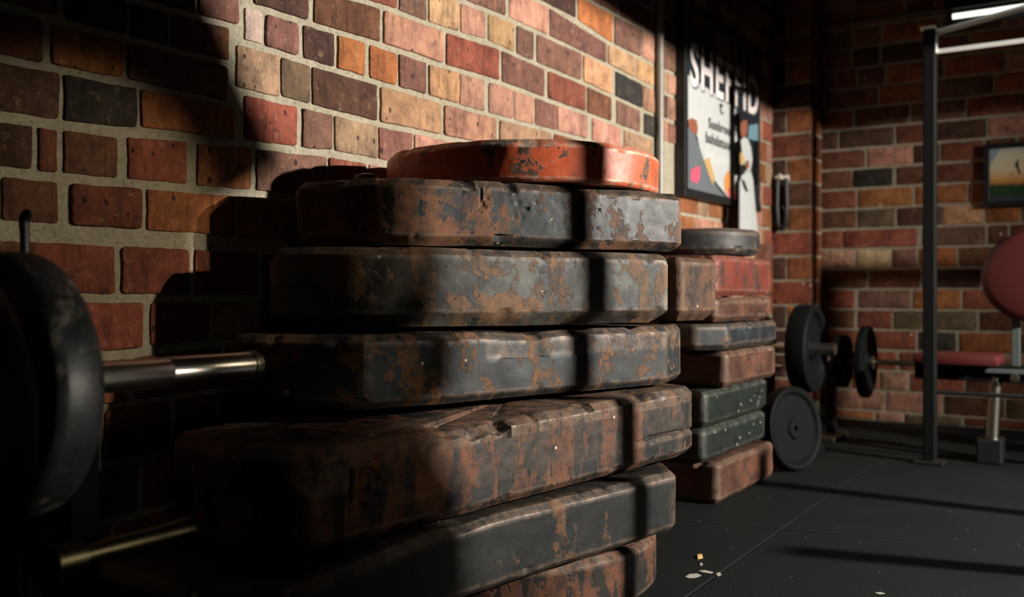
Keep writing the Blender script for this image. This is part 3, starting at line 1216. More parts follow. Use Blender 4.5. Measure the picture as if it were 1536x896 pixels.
add_box(bm, V(0.2875, 0.70, 0.17), (0.035, 0.035, 0.03), bevel=0.003)
obj('post', bm, STANDM, st)
bm = bm_new()
add_lathe(bm, V(0.325, 0, 0.297), (0, 1, 0), [(0, 0.655 * S), (0.025, 0.655 * S), (0.025, 0.692 * S), (0.0155, 0.694 * S), (0.018, 0.80 * S), (0.0205, 0.842 * S), (0.0225, 0.847 * S), (0.0225, 0.854 * S), (0.020, 0.857 * S), (0, 0.857 * S)], 36)
obj('storage_peg', bm, BRASS, st, smooth=35)

# plates behind the far pile
tr = thing('plate_stand', V(0.24, 3.72, 0), 'dark upright stand behind the far pile that holds a thick black plate', 'stand')
bm = bm_new()
zc4 = 0.405
add_box(bm, V(0.2, 3.70, 0.24), (0.055, 0.055, 0.48 * S), bevel=0.004)
add_box(bm, V(0.25, 3.70, 0.012), (0.34, 0.34, 0.026), bevel=0.004)
obj('upright', bm, BLACK, tr)
bm = bm_new()
add_tube(bm, [V(0.12, 3.70, zc4), V(0.46, 3.70, zc4)], 0.0262, 24)
obj('peg', bm, STEEL, tr, smooth=40)
bm = bm_new()
xk, zk = row_pt(1176, 551, 3.55)
add_tube(bm, [V(xk - 0.12, 3.55, zk), V(xk - 0.004, 3.55, zk)], 0.012, 16)
add_box(bm, V(xk - 0.06, 3.62, zk), (0.02, 0.18, 0.02))
obj('rail', bm, STEEL, tr, smooth=40)
plate('weight_plate', (0.352, 3.70, zc4), (1, 0, 0), 0.168, 0.078, RUBBER, 'thick black rubber plate hung up behind the far pile', rim=0.16)
plate('weight_plate', (0.402, 3.335, 0.145), (0.93, -0.33, 0.12), 0.146, 0.05, RUBBER, 'black plate standing on the floor leaning by the far pile', rim=0.14, hole=0.012)

# barbell along the back wall
WYB = 4.2
bxp = lambda px: row_pt(px, 540, WYB)[0]
zbar = row_pt(1301, 543, WYB)[1]
b = thing('barbell', V(bxp(1301), WYB, zbar), 'black barbell lying along the far brick wall on a short stand', 'barbell')
bm = bm_new()
add_tube(bm, [V(bxp(1311), WYB, zbar), V(1.75, WYB, zbar)], 0.013, 20)
obj('shaft', bm, OLDSTEEL, b, smooth=40)
bm = bm_new()
add_lathe(bm, V(0, WYB, zbar), (1, 0, 0), [(0, bxp(1238) * S), (0.0262, bxp(1238) * S), (0.0262, bxp(1307) * S), (0.035, bxp(1307.5) * S), (0.035, bxp(1311) * S), (0, bxp(1311) * S)], 32)
obj('sleeve', bm, STEEL, b, smooth=35)
plate('weight_plate', (bxp(1299), WYB, zbar), (1, 0, 0), 0.152, 0.034, RUBBER, 'larger black plate at the inner end of the barbell by the far wall', rim=0.14)
plate('weight_plate', (bxp(1263), WYB, zbar), (1, 0, 0), 0.112, 0.05, RUBBER, 'smaller black plate at the outer end of the barbell by the far wall', rim=0.18)
sd = thing('barbell_stand', V(bxp(1253), WYB, 0), 'thin dark stand leg under the barbell by the far wall', 'stand')
bm = bm_new()
add_box(bm, V(bxp(1247.5), WYB - 0.005, zbar / 2 - 0.012), (0.042, 0.05, (zbar - 0.03) * S), bevel=0.004)
obj('leg', bm, BLACK, sd)
bm = bm_new()
add_box(bm, V(bxp(1254), WYB - 0.06, 0.012), (0.09, 0.28, 0.026), bevel=0.005)
obj('foot', bm, OLDSTEEL, sd)

# ------------------------------------------------------------------ rack on the right
UX, UY = at(1395.0, 3.47)
rk = thing('power_rack', V(UX, UY, 0), 'tall black steel rack upright with two bright cross bars at its top', 'rack')
bm = bm_new()
add_box(bm, V(UX, UY, 0.785), (0.052, 0.052, 1.57 * S), bevel=0.006)
up = obj('upright', bm, BLACK, rk)
bm = bm_new()
add_box(bm, V(UX - 0.005, UY, 1.577), (0.062, 0.05, 0.012), bevel=0.003)
obj('cap', bm, WHITEM, up)
bm = bm_new()
add_box(bm, V(UX, UY, 0.006), (0.12, 0.12, 0.012), bevel=0.003)
obj('base_plate', bm, BLACKM, up)
RX2 = UX + 1.25
bm = bm_new()
add_tube(bm, [V(UX, UY, 1.558), V(UX + 0.03, UY, 1.560), V(UX + 0.32, UY, 1.606), V(UX + 0.9, UY, 1.606), V(RX2 - 0.03, UY, 1.56), V(RX2, UY, 1.558)], 0.013, 20)
obj('pull_up_bar', bm, WHITEM, rk, smooth=40)
bm = bm_new()
add_tube(bm, [V(UX + 0.015, UY, 1.49), V(RX2 - 0.015, UY, 1.49)], 0.011, 20)
obj('cross_bar', bm, WHITEM, rk, smooth=40)
bm = bm_new()
add_box(bm, V(UX + 0.018, UY - 0.005, 1.515), (0.018, 0.03, 0.075), bevel=0.003)
obj('bracket', bm, WHITEM, rk)
bm = bm_new()
zl = zat(588, 3.47)
add_tube(bm, [V(UX, UY, zl), V(RX2, UY, zl)], 0.009, 16)
obj('lower_rail', bm, BLACKM, rk, smooth=40)
bm = bm_new()
add_box(bm, V(RX2, UY, 0.785), (0.052, 0.052, 1.57 * S), bevel=0.006)
obj('upright', bm, BLACK, rk)

# ------------------------------------------------------------------ seat with round back pad
BY = 3.9
bn = thing('weight_bench', V(*row_pt(1490, 690, BY)[:1], BY, 0), 'low gym bench with an oxblood seat and a big round back pad', 'bench')


def bp(px, py, wy=BY):
    x, z = row_pt(px, py, wy)
    return x, z


x0, zt = bp(1376, 528)
x1, _ = bp(1502, 528)
zb = zt - 0.04
bm = bm_new()
add_box(bm, V((x0 + x1) / 2, BY + 0.02, (zt + zb) / 2), ((x1 - x0) * S, 0.30, (zt - zb) * S), bevel=0.014)
obj('seat', bm, REDPAD, bn, smooth=40)
bm = bm_new()
xr, zr1 = bp(1620, 541)
add_box(bm, V((x0 + xr) / 2 - 0.004, BY - 0.01, zb - 0.03), ((xr - x0) * S, 0.07, 0.058 * S), bevel=0.005)
obj('frame_rail', bm, BLACK, bn)
bm = bm_new()
xs0, zs0 = bp(1480, 550)
add_box(bm, V((xs0 + xr) / 2, BY - 0.05, zb - 0.018), ((xr - xs0) * S, 0.02, 0.02), bevel=0.004)
obj('trim_rail', bm, GREYM, bn)
xl, zl0 = bp(1489, 560)
bm = bm_new()
add_tube(bm, [V(xl, BY - 0.02, 0.08), V(xl + 0.012, BY - 0.02, zb - 0.04)], 0.026, 28)
obj('leg', bm, STEEL, bn, smooth=40)
bm = bm_new()
xf0, _ = bp(1466, 680)
xf1, _ = bp(1506, 680)
add_box(bm, V(xl - 0.004, BY - 0.02, 0.045), ((xf1 - xf0) * S * 0.95, 0.13, 0.088 * S), bevel=0.006)
obj('foot', bm, BLACKM, bn)
bm = bm_new()
xq, _ = bp(1600, 640)
add_box(bm, V(xq, BY - 0.02, 0.18), (0.05, 0.05, 0.34 * S), bevel=0.004)
add_box(bm, V(xq, BY - 0.02, 0.02), (0.12, 0.3, 0.04), bevel=0.006)
obj('leg', bm, BLACK, bn)
# back pad
pcx, pcz = row_pt(1545, 414, 4.0)
n = Vector((-0.10, -0.99, 0.06)).normalized()
PR = 0.166 * S
bm = bm_new()
add_lathe(bm, V(pcx, 4.0, pcz), n, [(0, -0.05), (PR * 0.93, -0.05), (PR * 0.99, -0.042), (PR, -0.03), (PR, 0.0), (PR * 0.985, 0.012), (PR * 0.93, 0.022), (PR * 0.8, 0.028), (PR * 0.4, 0.032), (0, 0.033)], 80)
bk = obj('back_pad', bm, REDPAD, bn, smooth=50)
bm = bm_new()
add_lathe(bm, V(pcx, 4.0, pcz), n, [(0, -0.058), (PR * 0.96, -0.058), (PR * 1.01, -0.05), (PR * 1.015, -0.035), (PR * 1.0, -0.03)], 80)
obj('backing_board', bm, BLACKM, bk, smooth=50)
xp, zp = row_pt(1523, 480, 4.04)
bm = bm_new()
add_box(bm, V(xp, 4.06, zp - 0.03), (0.036, 0.03, 0.34 * S), bevel=0.004)
obj('back_post', bm, GREYM, bn)
xk, zk = bp(1523, 567, BY - 0.06)
bm = bm_new()
add_lathe(bm, V(xk, BY - 0.05, zk), (0, -1, 0), [(0, 0), (0.012, 0), (0.012, 0.02), (0.018, 0.022), (0.018, 0.034), (0, 0.038)], 24)
obj('knob', bm, STEEL, bn, smooth=40)

# ------------------------------------------------------------------ poster on the left wall


def text_mesh(body, bold=0.0):
    cu = bpy.data.curves.new('lettering', 'FONT')
    cu.body = body
    cu.offset = bold
    cu.resolution_u = 4
    cu.space_character = 1.16
    o = bpy.data.objects.new('lettering', cu)
    COL.objects.link(o)
    bpy.context.view_layer.update()
    dg = bpy.context.evaluated_depsgraph_get()
    me = bpy.data.meshes.new_from_object(o.evaluated_get(dg))
    bpy.data.objects.remove(o)
    bpy.data.curves.remove(cu)
    xs = [v.co.x for v in me.vertices]
    ys = [v.co.y for v in me.vertices]
    return me, min(xs), max(xs), min(ys), max(ys)


def wall_text(name, body, mat, parent, a0, a1, z0, z1, off, bold=0.0, thick=0.0006):
    """lettering on the left wall; a0 is the left end as read"""
    me, xa, xb, ya_, yb = text_mesh(body, bold)
    bm = bmesh.new()
    bm.from_mesh(me)
    bpy.data.meshes.remove(me)
    for v in bm.verts:
        a = a0 + (v.co.x - xa) / (xb - xa) * (a1 - a0)
        z = z0 + (v.co.y - ya_) / (yb - ya_) * (z1 - z0)
        v.co = VW(off, a, z)
    return obj(name, bm, mat, parent)


PO = 0.042
PA0, PA1 = wall_y(1031, PO)[0], wall_y(1137.5, PO)[0]
PZ0, PZ1 = wall_pt(1031, 282, PO)[1], 1.72
_ = 0      # print surface off the wall
ps = thing('poster', VW(0.0, (PA0 + PA1) / 2, PZ0), 'large dark-framed poster lettered SHEFFID on the left brick wall', 'poster')
flat = lambda n_, c, r=0.5: m_plain(n_, c, r, 0, 0.12, 18, 0.0)
M_night = flat('print_night_blue', '#141d24')
M_white = flat('print_white', '#a4a8a7')
M_letter = flat('print_letter_white', '#c6bfbd')
M_grey = flat('print_grey', '#565c60')
M_dark = flat('print_black', '#12161a')
M_red = flat('print_red', '#6e2018')
M_pink = flat('print_pink', '#b04a60')
M_skin = flat('print_skin', '#7a4a36')
M_orange = flat('print_orange', '#b97a40')
M_gold = flat('print_gold', '#a58a58')
M_shadow = flat('print_letter_edge', '#3f4348')
fw = 0.032
bm = bm_new()
for (a, z, da, dz) in (((PA0 + PA1) / 2, PZ0 - fw / 2, PA1 - PA0 + 2 * fw, fw), ((PA0 + PA1) / 2, PZ1 + fw / 2, PA1 - PA0 + 2 * fw, fw),
                       (PA0 - fw / 2, (PZ0 + PZ1) / 2, fw, PZ1 - PZ0), (PA1 + fw / 2 - 0.008, (PZ0 + PZ1) / 2, fw * 0.5, PZ1 - PZ0)):
    add_box(bm, VW(0.024, a, z), (0.052, da * S, dz * S), bevel=0.003)
obj('frame', bm, BLACKM, ps)
bm = bm_new()
add_box(bm, VW(PO - 0.006, (PA0 + PA1) / 2, (PZ0 + PZ1) / 2), (0.013, (PA1 - PA0) * S, (PZ1 - PZ0) * S))
obj('print', bm, M_night, ps)


def wall_shape(name, pxs, mat, parent, off, thick=0.0006):
    poly = []
    for px, py in pxs:
        a, z = wall_pt(px, py, off)
        poly.append(VW(off, min(max(a, PA0 - 0.2), PA1 + 0.3), z))
    bm = bm_new()
    add_prism(bm, poly, (thick, 0, 0))
    return obj(name, bm, mat, parent)


o1 = PO + 0.0005
wall_shape('pale_ground', [(1032, 112), (1104, 163), (1106, 230), (1106, 302), (1092, 296), (1076, 276), (1062, 256), (1052, 232), (1046, 205), (1040, 190), (1032, 184)], M_white, ps, o1)
wall_shape('grey_band', [(1055, 226), (1106, 239), (1106, 252), (1060, 246)], flat('print_pale_grey', '#a9adaa'), ps, o1 + 0.0006)
wall_shape('runner_head', [(1032, 180), (1038, 177), (1045, 181), (1047, 194), (1045, 203), (1038, 199), (1033, 190)], M_skin, ps, o1 + 0.0012)
wall_shape('runner_arm', [(1056, 240), (1064, 236), (1068, 252), (1072, 266), (1070, 278), (1063, 262)], M_gold, ps, o1 + 0.0012)
wall_shape('runner_body', [(1032, 190), (1042, 202), (1050, 222), (1056, 242), (1064, 262), (1076, 282), (1090, 298), (1032, 282)], M_grey, ps, o1 + 0.0006)
wall_shape('pink_flash', [(1036, 256), (1044, 250), (1050, 250), (1050, 266), (1045, 276), (1036, 270)], M_pink, ps, o1 + 0.0018)
wall_shape('orange_figure', [(1086, 268), (1092, 256), (1098, 262), (1102, 282), (1105, 301), (1094, 297), (1087, 286)], M_orange, ps, o1 + 0.0012)
wall_shape('red_flash', [(1092, 282), (1100, 284), (1105, 302), (1093, 297)], M_pink, ps, o1 + 0.0018)
wall_shape('red_mark', [(1034, 6), (1046, 12), (1060, 22), (1056, 42), (1046, 38), (1038, 24)], M_red, ps, o1)
wall_shape('blue_patch', [(1124, 188), (1137, 186), (1137, 212), (1122, 208)], flat('print_blue', '#5f7f8c'), ps, o1)


def wz(px, py):
    return wall_pt(px, py, PO)


def WT(name, body, mat, x0, x1, ytop0, ybot0, off, bold):
    a0, zt_ = wz(x0, ytop0)
    _, zb_ = wz(x0, ybot0)
    a1 = wz(x1, ytop0)[0]
    return wall_text(name, body, mat, ps, a0, a1, zb_, zt_, off, bold)


WT('title_shadow', 'SHEFFID', M_shadow, 1035.5, 1137, 63, 131, o1 + 0.0024, 0.028)
WT('title', 'SHEFFID', M_letter, 1034, 1136, 61, 128, o1 + 0.0036, 0.022)
M_num = flat('print_number', '#5d5448')
WT('numeral', '1', M_num, 1072, 1095, 44, 96, o1 + 0.0012, 0.0)
WT('numeral', '0', M_num, 1098, 1118, 52, 112, o1 + 0.0012, 0.0)
WT('small_line', 't', M_dark, 1078, 1084, 152, 170, o1 + 0.0024, 0.01)
WT('caption', 'Sunbrour', M_dark, 1062, 1098, 176, 192, o1 + 0.0024, 0.025)
WT('caption', 'bshdstour', M_dark, 1058, 1098, 197, 214, o1 + 0.0024, 0.025)

# card cut-out of a figure in white, fixed over the right end of the poster
ct = thing('cardboard_cutout', VW(0.06, ya(1120), wz(1120, 350)[1]), 'tall card cut-out of a figure in white at the right edge of the poster', 'cutout')
oc = 0.062


def cut(name, pxs, mat, off=oc, th=0.006):
    poly = [VW(off, *wall_pt(px, py, off)) for px, py in pxs]
    bm = bm_new()
    add_prism(bm, poly, (th, 0, 0))
    return obj(name, bm, mat, ct)


cut('trousers', [(1108, 276), (1112, 262), (1124, 255), (1128, 270), (1130, 296), (1133, 325), (1136, 356), (1107.5, 356)], M_white)
cut('trouser_gap', [(1112, 268), (1117, 272), (1122, 287), (1119, 288), (1115, 280)], M_dark, oc + 0.0062, 0.0008)
cut('jacket', [(1108, 214), (1114, 206), (1120, 208), (1125, 222), (1127, 240), (1124, 256), (1112, 263), (1109, 250)], M_white)
cut('sash', [(1108, 210), (1111, 212), (1113, 228), (1116, 246), (1122, 252), (1114, 262), (1109, 262)], M_dark, oc + 0.0062, 0.0008)
cut('sleeve', [(1107.5, 230), (1113, 228), (1117, 240), (1114, 248), (1109, 246)], M_gold, oc + 0.0072, 0.0008)
cut('hand', [(1118, 243), (1123, 240), (1124, 250), (1120, 256)], M_skin, oc + 0.0072, 0.0008)
cut('face', [(1109.5, 182), (1114, 176), (1119, 181), (1120, 196), (1116, 207), (1111, 205), (1109, 194)], M_skin)
cut('hair', [(1107.5, 176), (1112, 167), (1118, 170), (1120, 181), (1115, 180), (1111, 186), (1110, 204), (1108, 206)], M_dark, oc + 0.0062, 0.0008)
bm = bm_new()
add_box(bm, VW(oc - 0.008, ya(1118), wz(1118, 240)[1]), (0.018, 0.02, 0.24), bevel=0.002)
obj('back_strut', bm, BLACKM, ct)

# conduit
cp_y = ya(982.5)
cp = thing('conduit_pipe', VW(0.018, cp_y, 0.0), 'thin vertical steel conduit on the left brick wall beside the poster', 'pipe')
bm = bm_new()
add_tube(bm, [VW(0.02, cp_y, 0.02), VW(0.02, cp_y, 2.2)], 0.0165, 24)
obj('pipe', bm, m_plain('grey_conduit', '#77746a', 0.4), cp, smooth=40)
for z in (0.45, 1.9):
    bm = bm_new()
    add_box(bm, VW(0.012, cp_y, z), (0.03, 0.06, 0.02), bevel=0.003)
    obj('clip', bm, OLDSTEEL, cp)

# strap on the pier
hx, hz = row_pt(1172, 268, PY - 0.02)
hs = thing('hanging_strap', V(hx, PY, hz), 'dark strap hanging from a pale hook on the brick pier', 'strap')
bm = bm_new()
add_tube(bm, [V(hx, PY - 0.004, hz), V(hx, PY - 0.035, hz), V(hx, PY - 0.045, hz + 0.02)], 0.008, 14)
add_box(bm, V(hx, PY - 0.008, hz), (0.085, 0.012, 0.04), bevel=0.004)
obj('hook', bm, flat('white_enamel', '#cfcabb'), hs, smooth=40)
bm = bm_new()
x0, z0 = row_pt(1162, 276, PY - 0.03)
x1, z1 = row_pt(1182, 340, PY - 0.03)
add_tube(bm, [V(x0 + 0.012, PY - 0.026, hz - 0.002), V(x0 + 0.008, PY - 0.026, (z0 + z1) / 2), V(x0 + 0.014, PY - 0.026, z1 + 0.01), V((x0 + x1) / 2, PY - 0.026, z1 - 0.012),
              V(x1 - 0.014, PY - 0.026, z1 + 0.01), V(x1 - 0.008, PY - 0.026, (z0 + z1) / 2), V(x1 - 0.012, PY - 0.026, hz - 0.002)], 0.016, 14)
obj('strap', bm, BLACKM, hs, smooth=40)

# small framed picture on the back wall
px0, pz1 = row_pt(1485, 224, BD - 0.02)
px1, pz0 = row_pt(1600, 300, BD - 0.02)
pz0 = row_pt(1490, 303, BD - 0.02)[1]
fr = thing('framed_picture', V((px0 + px1) / 2, BD - 0.01, pz0), 'small black-framed picture of a leaping figure against a pale sky', 'picture')
bm = bm_new()
bw = 0.022
yy = BD - 0.022
for (x, z, dx, dz) in (((px0 + px1) / 2, pz0 - bw / 2, px1 - px0 + 2 * bw, bw), ((px0 + px1) / 2, pz1 + bw / 2, px1 - px0 + 2 * bw, bw),
                       (px0 - bw / 2, (pz0 + pz1) / 2, bw, pz1 - pz0), (px1 + bw / 2, (pz0 + pz1) / 2, bw, pz1 - pz0)):
    add_box(bm, V(x, yy, z), (dx * S, 0.05, dz * S), bevel=0.003)
obj('frame', bm, m_plain('blue_black_frame', '#12191e', 0.4), fr)
t = NT('print_sky_and_field')
tc = t.coords('Object')
sx = t.n('SeparateXYZ')
t.l(tc, sx.inputs[0])
hgt = (pz1 - pz0) * S
zz = t.math('DIVIDE', sx.outputs[2], hgt)
wob = t.math('ADD', zz, t.math('MULTIPLY', t.math('SUBTRACT', t.noise(tc, 18, 4, 0.6), 0.5), 0.14))
colr = t.ramp(wob, [(0.0, hexc('#3b4247')), (0.10, hexc('#2f3b3c')), (0.13, hexc('#1f3d25')), (0.30, hexc('#27482a')), (0.34, hexc('#b5773c')), (0.44, hexc('#d0a468')), (0.6, hexc('#d8cba6')), (0.85, hexc('#d6cfb4')), (1.0, hexc('#b9bfb4'))])
t.base(colr)
t.rough(0.35)
bm = bm_new()
add_box(bm, V((px0 + px1) / 2, BD - 0.015, (pz0 + pz1) / 2), ((px1 - px0) * S, 0.012, (pz1 - pz0) * S))
obj('print', bm, t.m, fr)


def pic(name, pts_, mat):
    poly = []
    for a, b_ in pts_:
        x, z = row_pt(a, b_, BD - 0.0202)
        poly.append(V(x, BD - 0.0202, z))
    bm = bm_new()
    add_prism(bm, poly, (0, -0.0008, 0))
    return obj(name, bm, mat, fr)


pic('leaping_figure', [(1524, 245), (1527, 238), (1528, 240), (1527.5, 247), (1529, 254), (1531, 261), (1528, 261), (1526, 254), (1523, 249), (1522, 246)], M_dark)
pic('leg_shape', [(1514, 264), (1518, 260), (1522, 259), (1521, 261), (1517, 263), (1515, 267)], M_gold)
pic('sky_corner', [(1486, 225), (1502, 224), (1494, 234), (1488, 244), (1486, 246)], flat('print_sky_blue', '#8fa6b4'))

# ------------------------------------------------------------------ strip lamp
LY = 4.1
lx0, lz = row_pt(1429, 25, LY)
tl = thing('strip_light', V(lx0 + 0.5, LY, lz), 'bare white fluorescent tube glowing at the top right', 'lamp')
bm = bm_new()
add_tube(bm, [V(lx0, LY, lz), V(lx0 + 1.05, LY, lz)], 0.0125, 20)
obj('tube', bm, m_emit('tube_glow', (1.0, 0.97, 0.88, 1), 1.5), tl, smooth=40)
bm = bm_new()
add_box(bm, V(lx0 + 0.53, LY + 0.012, lz + 0.045), (1.12 * S, 0.09, 0.05), bevel=0.004)
add_box(bm, V(lx0 + 0.53, LY + 0.05, lz + 0.005), (1.12 * S, 0.006, 0.08))  # back panel added to keep the tube's light off the wall
obj('housing', bm, BLACK, tl)
for xx in (lx0 + 0.2, lx0 + 0.85):
    bm = bm_new()
    add_tube(bm, [V(xx, LY, lz + 0.06), V(xx, LY, 2.265)], 0.004, 10)
    obj('hanger', bm, BLACKM, tl, smooth=40)

# pipe running under the ceiling along the back wall
bm = bm_new()
x0, z0 = row_pt(1160, 52, BD - 0.06)
x1, z1 = row_pt(1428, 29, BD - 0.06)
add_tube(bm, [V(0.02, BD - 0.06, z0), V(3.2, BD - 0.06, z0)], 0.016, 16)
structure(obj('trim_1', bm, m_plain('painted_pipe', '#4a3f33', 0.5), smooth=40))

# ------------------------------------------------------------------ chalk and crumbs on the floor
M_chalk = m_plain('chalk', '#918e86', 0.9)
M_crumb = m_plain('foam_crumb', '#c79a62', 0.9)


def flake(pts_, mat, label, h=0.0025, group=None, name='chalk_flake'):
    c = fl(sum(p[0] for p in pts_) / len(pts_), sum(p[1] for p in pts_) / len(pts_))
    bm = bm_new()
    add_prism(bm, [V(*fl(x, y)[:2], -0.0006) for x, y in pts_], (0, 0, h))
    o = obj(name, bm, mat, origin=V(c.x, c.y, 0))
    return tag(o, label, 'floor debris', group)


flake([(1028, 866), (1034, 862), (1046, 861), (1052, 864), (1044, 867), (1034, 868)], M_chalk, 'largest white chalk smear on the floor by the near pile', 0.0015)
flake([(1048, 857), (1058, 856), (1070, 859), (1066, 861), (1054, 859)], M_chalk, 'thin white chalk streak just beyond the largest smear', 0.0015)
flake([(1046, 835), (1053, 834), (1054, 838), (1047, 839)], M_crumb, 'tiny orange crumb on the dark floor near the chalk smears', 0.006, name='foam_crumb')
flake([(1312, 890), (1320, 889), (1328, 891), (1319, 892)], M_chalk, 'small pale chalk fleck at the bottom edge of the floor', 0.0015)
flake([(1074, 861), (1080, 859), (1082, 863), (1077, 865)], M_chalk, 'small pale chalk fleck lying on the floor seam', 0.0015)
flake([(1050, 846), (1054, 846), (1054, 849), (1050, 849)], M_chalk, 'tiny white fleck between the orange crumb and the chalk streak', 0.003)

# ------------------------------------------------------------------ unseen objects added to shade the lamps: partition, posts, beam, bar
KX, KY, KZ = 3.6, 2.95, 1.46


def toward(tx, ty, tz, x):
    """point on the ray from the lamp to a target, at wall distance x"""
    k = (KX - x) / (KX - tx)
    return Vector((KX + (tx - KX) * k, KY + (ty - KY) * k, KZ + (tz - KZ) * k))


# unseen partition added, its stepped edge shaped to cut the lamp off to the left
SX = 1.85
e_top = toward(WX, *wall_pt(312, -10), SX)
e_mid = toward(WX, *wall_pt(425, 250), SX)
edge = [toward(*at(px, Z), z, SX) for px, Z, z in ((702, 1.556, 0.30), (636, 1.50, 0.395), (694, 1.72, 0.45), (694, 1.72, 0.50), (676, 1.73, 0.62), (668, 1.76, 0.84))]
e_bot = edge[0]
bm = bm_new()
poly = [V(SX, e_bot.y + 0.02, 0), *[V(*e) for e in edge], V(*e_mid), V(*e_top), V(SX, e_top.y - 0.25, e_top.z + 0.3), V(SX, e_top.y - 1.2, e_top.z + 0.3), V(SX, e_top.y - 1.2, 0)]
add_prism(bm, poly, (0.05, 0, 0))
structure(obj('shade_partition', bm, PLASTER))

RX = 1.38  # unseen post placed to shade a vertical band on the near pile
a2 = toward(0.513, 1.69, 0.6, RX)
sq = thing('shade_post', V(RX, a2.y, 0), 'thin steel post added out of view to shade a band on the near pile', 'rack')
bm = bm_new()
add_tube(bm, [V(RX, a2.y, 0.0), V(RX, a2.y, 1.088)], 0.021, 20)
obj('upright', bm, STEEL, sq, smooth=40)
bm = bm_new()
add_box(bm, V(RX, a2.y, 0.012), (0.1, 0.3, 0.026), bevel=0.004)
obj('foot', bm, BLACK, sq)

dr = thing('floor_shade_posts', V(1.9, 2.8, 0), 'low black posts added out of view to cast streaks on the floor', 'rack')
for ry, rz in ((3.005, 0.74), (2.56, 0.60)):  # unseen posts added to cast dark streaks across the floor
    bm = bm_new()
    add_box(bm, V(1.9, ry, rz / 2), (0.05, 0.06, rz * S), bevel=0.004)
    obj('upright', bm, BLACK, dr)
bm = bm_new()
add_box(bm, V(1.93, 2.78, 0.03), (0.05, 0.62, 0.05), bevel=0.004)
obj('base_rail', bm, BLACK, dr)

bm = bm_new()
BXX = 1.9  # unseen beam added, lower edge shaped to darken the upper walls
tg = [(WX, *wall_pt(870, -2)), (WX, *wall_pt(990, 72))]
for px, py, wy in ((1190, 172, PY), (1250, 200, BD), (1310, 188, BD), (1480, 165, BD)):
    x, z = row_pt(px, py, wy)
    tg.append((x, wy, z))
line = [toward(*t_, BXX) for t_ in tg]
first, last = line[0].copy(), line[-1].copy()
first.y, last.y = -1.2, 5.2
first.z += 0.06
line = [first] + line + [last]
poly = [V(*p) for p in line] + [V(BXX, 5.2, 2.26), V(BXX, -1.2, 2.26)]
add_prism(bm, poly, (0.06, 0, 0))
structure(obj('shade_beam', bm, PLASTER))

SY = 3.9  # unseen bar added to cast the dark band on the back wall
ends = []
for px in (1245, 1530):
    x, z = row_pt(px, 411, BD)
    k = (SY - KY) / (BD - KY)
    ends.append(Vector((KX + (x - KX) * k, SY, KZ + (z - KZ) * k)))
dv = ends[1] - ends[0]
sp = thing('shade_bar', V(2.2, SY, 1.0), 'steel bar added out of view to shade a band on the back wall', 'bar')
bm = bm_new()
add_tube(bm, [V(*(ends[0] - dv * 0.06)), V(*(ends[1] + dv * 0.5))], 0.030, 20)
obj('bar', bm, STEEL, sp, smooth=40)
for q in (ends[0] - dv * 0.05, ends[1] + dv * 0.5):
    bm = bm_new()
    add_box(bm, V(q.x, SY, q.z / 2 - 0.01), (0.05, 0.05, (q.z - 0.02) * S), bevel=0.004)
    obj('post', bm, BLACK, sp)


# ------------------------------------------------------------------ light
def lamp(name, typ, loc, energy, color, **kw):
    d = bpy.data.lights.new(name, typ)
    d.energy = energy
    d.color = color
    for k, v in kw.items():
        setattr(d, k, v)
    o = bpy.data.objects.new(name, d)
    COL.objects.link(o)
    o.location = loc
    return o


def aim(o, target):
    d = Vector(target) - o.location
    o.rotation_euler = d.to_track_quat('-Z', 'Y').to_euler()


k = lamp('gym_lamp', 'SPOT', V(KX, KY, KZ), 2100, (1.0, 0.92, 0.83), shadow_soft_size=0.045, spot_size=math.radians(110), spot_blend=0.8)
aim(k, V(0.1, 2.0, 0.9))
# added spot with no fixture, brightening the left stretch of wall
k2 = lamp('left_wall_fill', 'SPOT', V(1.7, 1.92, 1.07), 112, (1.0, 0.84, 0.62), shadow_soft_size=0.02, spot_size=math.radians(19), spot_blend=0.6)
aim(k2, V(WX, ya(92), zat(370, 1.65)))
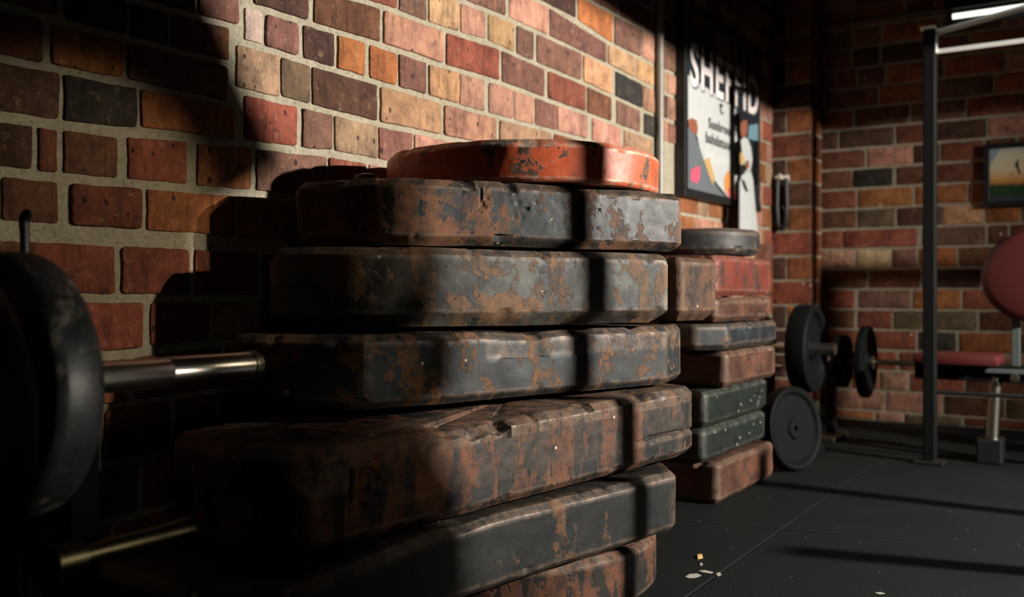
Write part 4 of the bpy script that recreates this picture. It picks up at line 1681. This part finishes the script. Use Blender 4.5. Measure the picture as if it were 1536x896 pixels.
# added fill spot on the stamped iron's front, no lamp stands there
k3 = lamp('stamped_iron_fill', 'SPOT', V(2.6, -0.8, 1.7), 110, (1.0, 0.85, 0.68), shadow_soft_size=0.12, spot_size=math.radians(11), spot_blend=1.0)
aim(k3, V(0.5, 1.27, 0.33))
k5 = lamp('shadow_fill', 'AREA', V(3.2, -1.2, 1.9), 3.0, (1.0, 0.85, 0.68), shape='SQUARE', size=0.5)  # added broad fill that lifts the shadows around the near pile
aim(k5, V(0.3, 1.3, 0.5))
k4 = lamp('near_plate_fill', 'SPOT', V(1.7, 1.15, 0.56), 80, (1.0, 0.9, 0.78), shadow_soft_size=0.02, spot_size=math.radians(20), spot_blend=0.9)  # added spot brightening the near plate and bar sleeve
aim(k4, V(0.36, 0.72, 0.50))
k6 = lamp('corner_fill', 'SPOT', V(1.7, 1.95, 1.07), 45, (1.0, 0.92, 0.8), shadow_soft_size=0.02, spot_size=math.radians(9), spot_blend=1.0)  # added spot for the highlight on the middle iron's front corner
aim(k6, V(0.32, 1.20, 0.50))
top_fill = lamp('overhead_fill', 'AREA', V(1.5, 3.3, 2.2), 4.5, (0.88, 1.0, 0.95), shape='RECTANGLE', size=1.2, size_y=0.08, spread=math.radians(95))  # added overhead fill for floor, bench and rack bars, separate from the tube
aim(top_fill, V(1.4, 3.1, 0))

w = bpy.data.worlds.new('World')
SC.world = w
w.use_nodes = True
w.node_tree.nodes['Background'].inputs[0].default_value = (0.35, 0.75, 0.6, 1)
w.node_tree.nodes['Background'].inputs[1].default_value = 0.004

# ------------------------------------------------------------------ camera
cd = bpy.data.cameras.new('camera')
cd.sensor_width = 36
cd.lens = F / 1536 * 36
cd.shift_y = -(448 - HOR) / 1536
cd.clip_start = 0.02
cd.dof.use_dof = True
cd.dof.focus_distance = 1.85 * S
cd.dof.aperture_fstop = 2.4
cam = bpy.data.objects.new('camera', cd)
COL.objects.link(cam)
cam.location = V(WD, 0, CH)
cam.rotation_euler = (math.pi / 2, 0, TH)
SC.camera = cam

SC.view_settings.view_transform = 'Standard'
SC.view_settings.look = 'None'
SC.view_settings.exposure = 0
SC.view_settings.gamma = 1
SC.view_settings.use_curve_mapping = False
